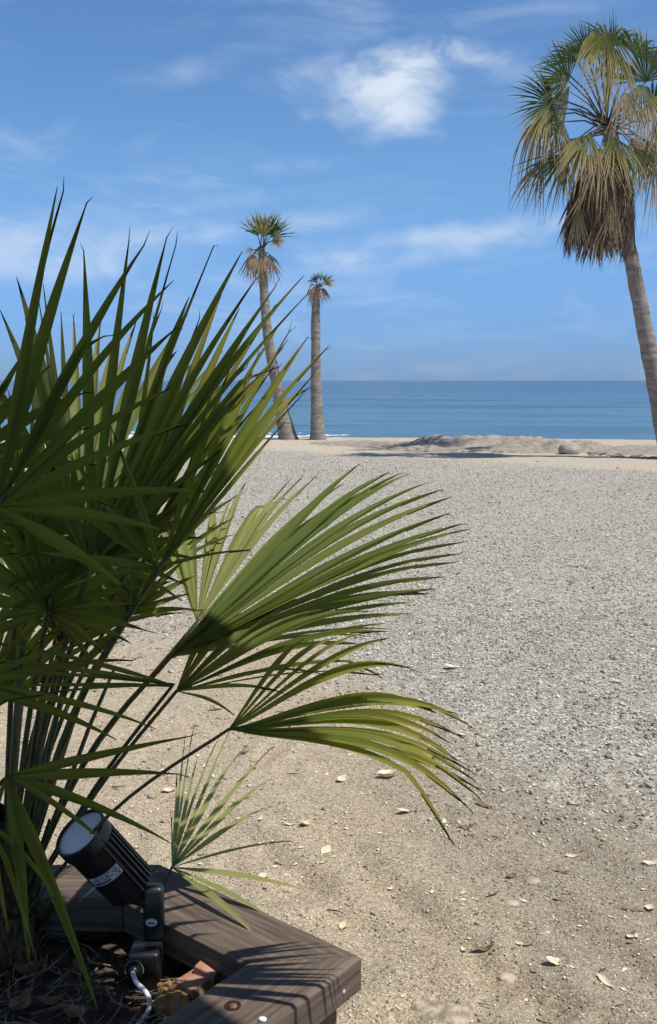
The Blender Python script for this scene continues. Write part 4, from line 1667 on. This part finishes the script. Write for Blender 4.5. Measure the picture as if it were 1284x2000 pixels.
# the stem, wrapped in old leaf bases
m = MB()
rows = []
for i in range(26):
    t = i / 25
    p = Vector(PALM_BASE) + Vector((-.02 * t, 0, -.02 + .36 * t))
    rows.append([p + Vector((math.cos(a), math.sin(a), 0)) * (.075 - .02 * t) * (1 + .25 * mnoise.noise(Vector((math.cos(a) * 3, math.sin(a) * 3, t * 9)))) for a in np.linspace(0, 2 * math.pi, 27)])
m.grid(rows).build('stem', FIBRE, bush, PALM_BASE)
random.seed(14)
for i in range(26):
    a = random.uniform(0, 6.28)
    z = random.uniform(0, .26)
    d = Vector((math.cos(a), math.sin(a), 0))
    p = Vector(PALM_BASE) + d * .06 + Vector((0, 0, z))
    q = p + d * random.uniform(.03, .07) + Vector((0, 0, random.uniform(.05, .12)))
    MB().tube([p, p.lerp(q, .5) + d * .01, q], [.016, .011, .004], 6, squash=.5).build('leaf_base', FIBRE, bush, PALM_BASE)

# 1 long frond reaching right over the gravel
frond((332, 1284, 1.78), [(640, 990, 2.36, .7), (676, 925, 2.35), (702, 915, 2.34), (768, 930, 2.32), (790, 940, 2.29), (847, 955, 2.24), (852, 972, 2.18), (890, 1009, 2.10), (910, 1026, 2.05), (902, 1062, 2.07), (880, 1102, 2.12), (858, 1133, 2.18), (842, 1162, 2.24), (800, 1184, 2.28), (800, 1212, 2.30, .7), (736, 1244, 2.28, .6)],
      LEAF, n=23, jit=.04, pet=[(165, 1490, 1.95)], bow=.030, split=.56, wcap=.0138)
# 2 frond just below it
frond((345, 1350, 1.72), [(470, 1140, 2.02, .8), (560, 1150, 2.02), (640, 1170, 1.96), (700, 1200, 1.88), (760, 1222, 1.78), (700, 1262, 1.70, .7), (756, 1315, 1.66, .45), (590, 1322, 1.62, .4), (466, 1398, 1.58, .25)],
      LEAF, n=14, jit=.05, pet=[(190, 1545, 1.92)], bow=.05, split=.5, wcap=.012)
# its blades that point back to the left
frond((338, 1338, 1.73), [(-60, 1250, 1.62), (-80, 1300, 1.58), (-60, 1330, 1.56), (20, 1362, 1.58), (110, 1352, 1.60)], LEAF, n=6, jit=.03, pet=[(185, 1540, 1.93)], bow=.015, split=.35)
# 3 low yellowing frond
frond((448, 1424, 1.62), [(592, 1250, 1.66, .35), (668, 1245, 1.68, .32), (748, 1238, 1.68, .30), (772, 1274, 1.66, .40), (850, 1390, 1.76, .7), (892, 1394, 1.75, .8), (908, 1424, 1.74), (872, 1442, 1.70), (895, 1480, 1.68), (908, 1500, 1.66), (922, 1528, 1.65), (935, 1548, 1.64), (914, 1566, 1.60), (908, 1608, 1.56, .6)],
      LEAF_Y, n=17, jit=.012, pet=[(215, 1590, 1.85)], bow=.085, split=.66, pet_r=.005, wcap=.0165)
# 4 pale young frond low by the lamp
frond((336, 1694, 2.10), [(335, 1600, 2.16), (352, 1478, 2.42), (372, 1415, 2.56), (400, 1480, 2.56), (440, 1440, 2.64), (485, 1452, 2.64), (528, 1492, 2.58), (540, 1560, 2.46), (570, 1655, 2.24), (582, 1790, 2.00), (495, 1832, 1.90)],
      LEAF_P, n=15, jit=.07, stalk_from=(285, 1830, 2.05), bow=.03, split=.4, pet_r=.0035, fold=.35, narrow=.55)
# 5 dark frond nearest the lens, tall spikes at the left
frond((-6, 990, 1.52), [(-180, 560, 1.5), (-90, 480, 1.5), (-20, 640, 1.5), (112, 364, 1.55), (124, 374, 1.58), (170, 396, 1.58), (205, 600, 1.6), (282, 478, 1.62), (340, 548, 1.62), (345, 640, 1.60), (330, 760, 1.58), (360, 830, 1.55), (400, 960, 1.5), (330, 1040, 1.46), (260, 1160, 1.42)],
      LEAF, up=(.1, -.8, .4), bow=.02, split=.42, pet=[(-40, 1300, 1.7)], fold=.7, wcap=.0105)
frond((-70, 900, 1.60), [(-260, 520, 1.6), (-150, 430, 1.6), (-60, 560, 1.6), (28, 700, 1.62), (60, 680, 1.62), (150, 760, 1.62), (190, 860, 1.62), (200, 980, 1.62)], LEAF, up=(.1, -.8, .4), bow=.02, split=.45, n=12, pet=[(-60, 1300, 1.8)], wcap=.010)
# 6 tall central frond, its spikes leaning right
frond((176, 1104, 1.80), [(-40, 700, 1.74), (50, 620, 1.78), (164, 490, 1.84), (252, 472, 1.88), (326, 464, 1.90), (344, 478, 1.92, .4), (402, 476, 1.94), (418, 480, 1.95, .4), (474, 490, 1.97), (500, 545, 1.98, .7), (538, 560, 1.99), (594, 538, 2.0), (600, 575, 2.0, .6), (560, 640, 1.98), (500, 740, 1.94), (430, 880, 1.88)],
      LEAF, up=(.25, -.9, .35), bow=.012, split=.50, pet=[(90, 1400, 2.0)], fold=.7, wcap=.0112)
# 7 frond beside it, its sunlit blades reaching right
frond((314, 1108, 1.84), [(420, 760, 2.0, .7), (470, 700, 2.02), (530, 720, 2.04), (565, 650, 2.05), (628, 676, 2.04), (634, 692, 2.02), (598, 758, 1.98, .6), (560, 820, 1.95)],
      LEAF_Y, n=11, jit=.03, up=(.25, -.9, .35), bow=.02, split=.55, pet=[(140, 1400, 2.05)], fold=.7, wcap=.0150)
frond((240, 1130, 1.95), [(290, 640, 2.1), (370, 600, 2.12), (440, 580, 2.13), (505, 600, 2.13), (545, 590, 2.12), (585, 620, 2.1), (540, 720, 2.06), (490, 840, 2.0)],
      LEAF_Y, n=12, jit=.06, up=(.25, -.9, .35), bow=.02, split=.5, pet=[(110, 1400, 2.1)], fold=.7, wcap=.012)
# blades of the same crown turned toward the viewer
frond((310, 1110, 1.78), [(120, 1150, 1.60), (60, 1080, 1.58), (40, 925, 1.64), (135, 890, 1.66), (222, 845, 1.68), (480, 1075, 1.62, .6)], LEAF, bow=.01, split=.3, pet=[(140, 1410, 1.96)], narrow=.8)
# 7 lit frond behind
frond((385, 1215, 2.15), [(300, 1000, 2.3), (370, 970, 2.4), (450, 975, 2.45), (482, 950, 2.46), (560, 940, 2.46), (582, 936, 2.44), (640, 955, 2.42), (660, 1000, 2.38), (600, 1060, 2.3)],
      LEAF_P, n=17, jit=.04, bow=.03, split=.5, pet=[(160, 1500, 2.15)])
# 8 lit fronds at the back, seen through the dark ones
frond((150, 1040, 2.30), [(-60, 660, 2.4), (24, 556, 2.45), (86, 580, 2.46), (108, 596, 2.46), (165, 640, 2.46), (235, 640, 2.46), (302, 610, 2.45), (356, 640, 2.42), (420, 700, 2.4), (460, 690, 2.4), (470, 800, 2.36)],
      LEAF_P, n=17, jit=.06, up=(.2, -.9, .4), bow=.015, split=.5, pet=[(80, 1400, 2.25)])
frond((60, 1120, 2.25), [(-150, 820, 2.3), (-60, 720, 2.36), (40, 760, 2.4), (90, 800, 2.4), (150, 830, 2.4), (210, 870, 2.4), (260, 930, 2.4), (290, 1010, 2.36), (280, 1100, 2.3)], LEAF_Y, n=15, jit=.06, up=(.2, -.8, .5), bow=.02, split=.5, pet=[(30, 1420, 2.2)])
frond((230, 1180, 2.2), [(60, 900, 2.3), (150, 850, 2.4), (240, 860, 2.45), (330, 870, 2.45), (420, 880, 2.4), (450, 960, 2.36), (430, 1060, 2.3)], LEAF, n=15, jit=.07, up=(.2, -.7, .6), bow=.03, split=.5, pet=[(100, 1460, 2.2)])
frond((120, 1260, 2.1), [(-120, 1000, 2.1), (-20, 950, 2.2), (90, 960, 2.3), (190, 980, 2.32), (280, 1030, 2.3), (330, 1120, 2.2), (330, 1200, 2.1)], LEAF, n=15, jit=.07, up=(.1, -.7, .6), bow=.03, split=.5, pet=[(50, 1500, 2.15)])
# crowded inner fronds in the shade
frond((205, 1085, 1.92), [(0, 1210, 1.8), (20, 1060, 1.8), (70, 960, 1.85), (150, 880, 1.92), (240, 860, 1.98), (330, 900, 2.0), (390, 980, 1.98), (400, 1080, 1.9), (350, 1180, 1.84)], LEAF, n=20, jit=.10, up=(.1, -.9, .3), bow=.02, split=.42, wcap=.011, pet=[(90, 1420, 2.02)])
frond((95, 1190, 1.86), [(-120, 1290, 1.7), (-110, 1120, 1.74), (-40, 1000, 1.8), (60, 930, 1.88), (160, 950, 1.92), (250, 1030, 1.92), (290, 1130, 1.86), (270, 1240, 1.78), (190, 1310, 1.72)], LEAF, n=22, jit=.10, up=(.1, -.8, .5), bow=.02, split=.42, wcap=.011, pet=[(50, 1450, 2.0)])
frond((255, 1200, 2.02), [(120, 1330, 1.9), (80, 1200, 1.9), (120, 1080, 2.0), (220, 1020, 2.1), (310, 1040, 2.14), (370, 1100, 2.12), (390, 1190, 2.05)], LEAF, n=17, jit=.12, up=(.1, -.8, .5), bow=.02, split=.4, wcap=.009, pet=[(120, 1450, 2.08)])
frond((40, 1060, 1.95), [(-160, 1180, 1.9), (-150, 1020, 1.9), (-90, 910, 1.95), (0, 860, 2.0), (100, 870, 2.05), (180, 910, 2.05), (230, 980, 2.0), (230, 1060, 1.92)], LEAF, n=16, jit=.10, up=(.1, -.9, .3), bow=.02, split=.42, wcap=.011, pet=[(20, 1400, 2.05)])
# 9 fronds at the left edge, blades pointing right and down
frond((15, 1515, 1.62), [(372, 1438, 1.70), (346, 1512, 1.68), (335, 1648, 1.72), (215, 1655, 1.60), (196, 1985, 1.50), (58, 1900, 1.48), (-90, 1800, 1.5)],
      LEAF, bow=.03, split=.3, stalk_from=(-120, 1700, 1.95), pet=[(-50, 1590, 1.8)], narrow=.85)
frond((-60, 1332, 1.60), [(305, 1424, 1.75), (228, 1445, 1.72), (150, 1260, 1.7), (260, 1290, 1.75), (100, 1200, 1.66), (40, 1140, 1.6), (-160, 1120, 1.5)],
      LEAF, bow=.03, split=.3, stalk_from=(-120, 1700, 2.0), narrow=.85)
frond((-20, 1610, 1.60), [(70, 1880, 1.46), (20, 1840, 1.45), (-40, 1870, 1.42), (110, 1760, 1.5)], LEAF_Y, bow=.05, split=.3, stalk_from=(-160, 1760, 1.9), narrow=.8)
# outer fronds on the far and left sides of the bush
frond((-200, 1150, 2.2), [(-520, 1100, 2.2), (-480, 900, 2.3), (-380, 780, 2.3), (-250, 740, 2.3), (-120, 800, 2.3), (-40, 900, 2.3), (20, 1020, 2.2)], LEAF, n=18, jit=.05, up=(-.1, -.6, .7), bow=.03)
frond((-330, 1350, 1.9), [(-680, 1500, 1.8), (-700, 1350, 1.8), (-640, 1200, 1.9), (-520, 1100, 2.0), (-380, 1060, 2.0), (-260, 1120, 1.9)], LEAF, n=16, jit=.05, up=(-.2, -.5, .8), bow=.05)
frond((-220, 1420, 1.45), [(-560, 1400, 1.3), (-480, 1250, 1.3), (-330, 1160, 1.32), (-180, 1150, 1.35), (-60, 1200, 1.38), (0, 1290, 1.4)], LEAF, n=15, jit=.05, up=(-.1, -.3, .9), bow=.05)
frond((60, 1230, 2.75), [(-200, 1050, 2.9), (-100, 960, 3.05), (20, 930, 3.1), (140, 940, 3.1), (260, 1000, 3.05), (330, 1090, 2.95)], LEAF_Y, n=15, jit=.06, up=(.1, -.2, 1), bow=.06)
frond((-40, 1400, 2.0), [(-250, 1200, 2.0), (-130, 1130, 2.0), (0, 1110, 2.05), (110, 1140, 2.1), (180, 1200, 2.1), (230, 1260, 2.1)], LEAF, n=14, jit=.07, up=(0, -.6, .7), bow=.04)
# upright bare stalks of old leaves
for (a, b, r) in (((70, 1600, 2.0), (132, 1310, 2.1), .006), ((95, 1560, 2.05), (185, 1300, 2.15), .0055), ((130, 1540, 2.1), (222, 1310, 2.2), .005), ((20, 1600, 1.9), (45, 1250, 1.95), .008), ((45, 1620, 2.0), (90, 1300, 2.05), .006)):
    A, Bq = at(*a), at(*b)
    S = Vector(PALM_BASE) + Vector((0, 0, .05))
    MB().tube([S, A, A.lerp(Bq, .5) + Vector((0, 0, .01)), Bq], [r * 1.3, r * 1.1, r, r * .8], 7).build('stalk', PETIOLE, bush, PALM_BASE)

# brown leaves lying in the planter
LIT = [(60, 1900, .07, .02, .6), (25, 1850, .08, .022, 2.0), (100, 1960, .06, .014, .2), (200, 1830, .05, .013, 1.1), (215, 1815, .045, .012, .4), (160, 1900, .06, .012, 2.4), (40, 1970, .07, .02, 1.4), (125, 1835, .05, .014, .9), (240, 1790, .04, .01, .2), (150, 1985, .07, .018, 2.9)]
LL = ['ochre leaf lying against the palm stem', 'large brown leaf at the left edge of the planter', 'narrow tan leaf low in the planter shade', 'pale brown leaf beneath the spotlight housing', 'thin brown leaf behind the spotlight bracket', 'dark brown leaf in the middle of the planter soil', 'yellowish leaf at the bottom left of the planter', 'brown leaf below the grey stone', 'small tan leaf right under the spotlight', 'broad brown leaf at the bottom of the planter soil']
for i, (px, py, L, W, an) in enumerate(LIT):
    o = curled_leaf(L, W, .3, .5, 200 + i).build('fallen_leaf', DRYLEAF_B)
    o.location = on(px, py, SOIL_Z + .012)
    o.rotation_euler = (0, 0, an)
    tag(o, LL[i], 'leaf', 'brown leaves in the planter')
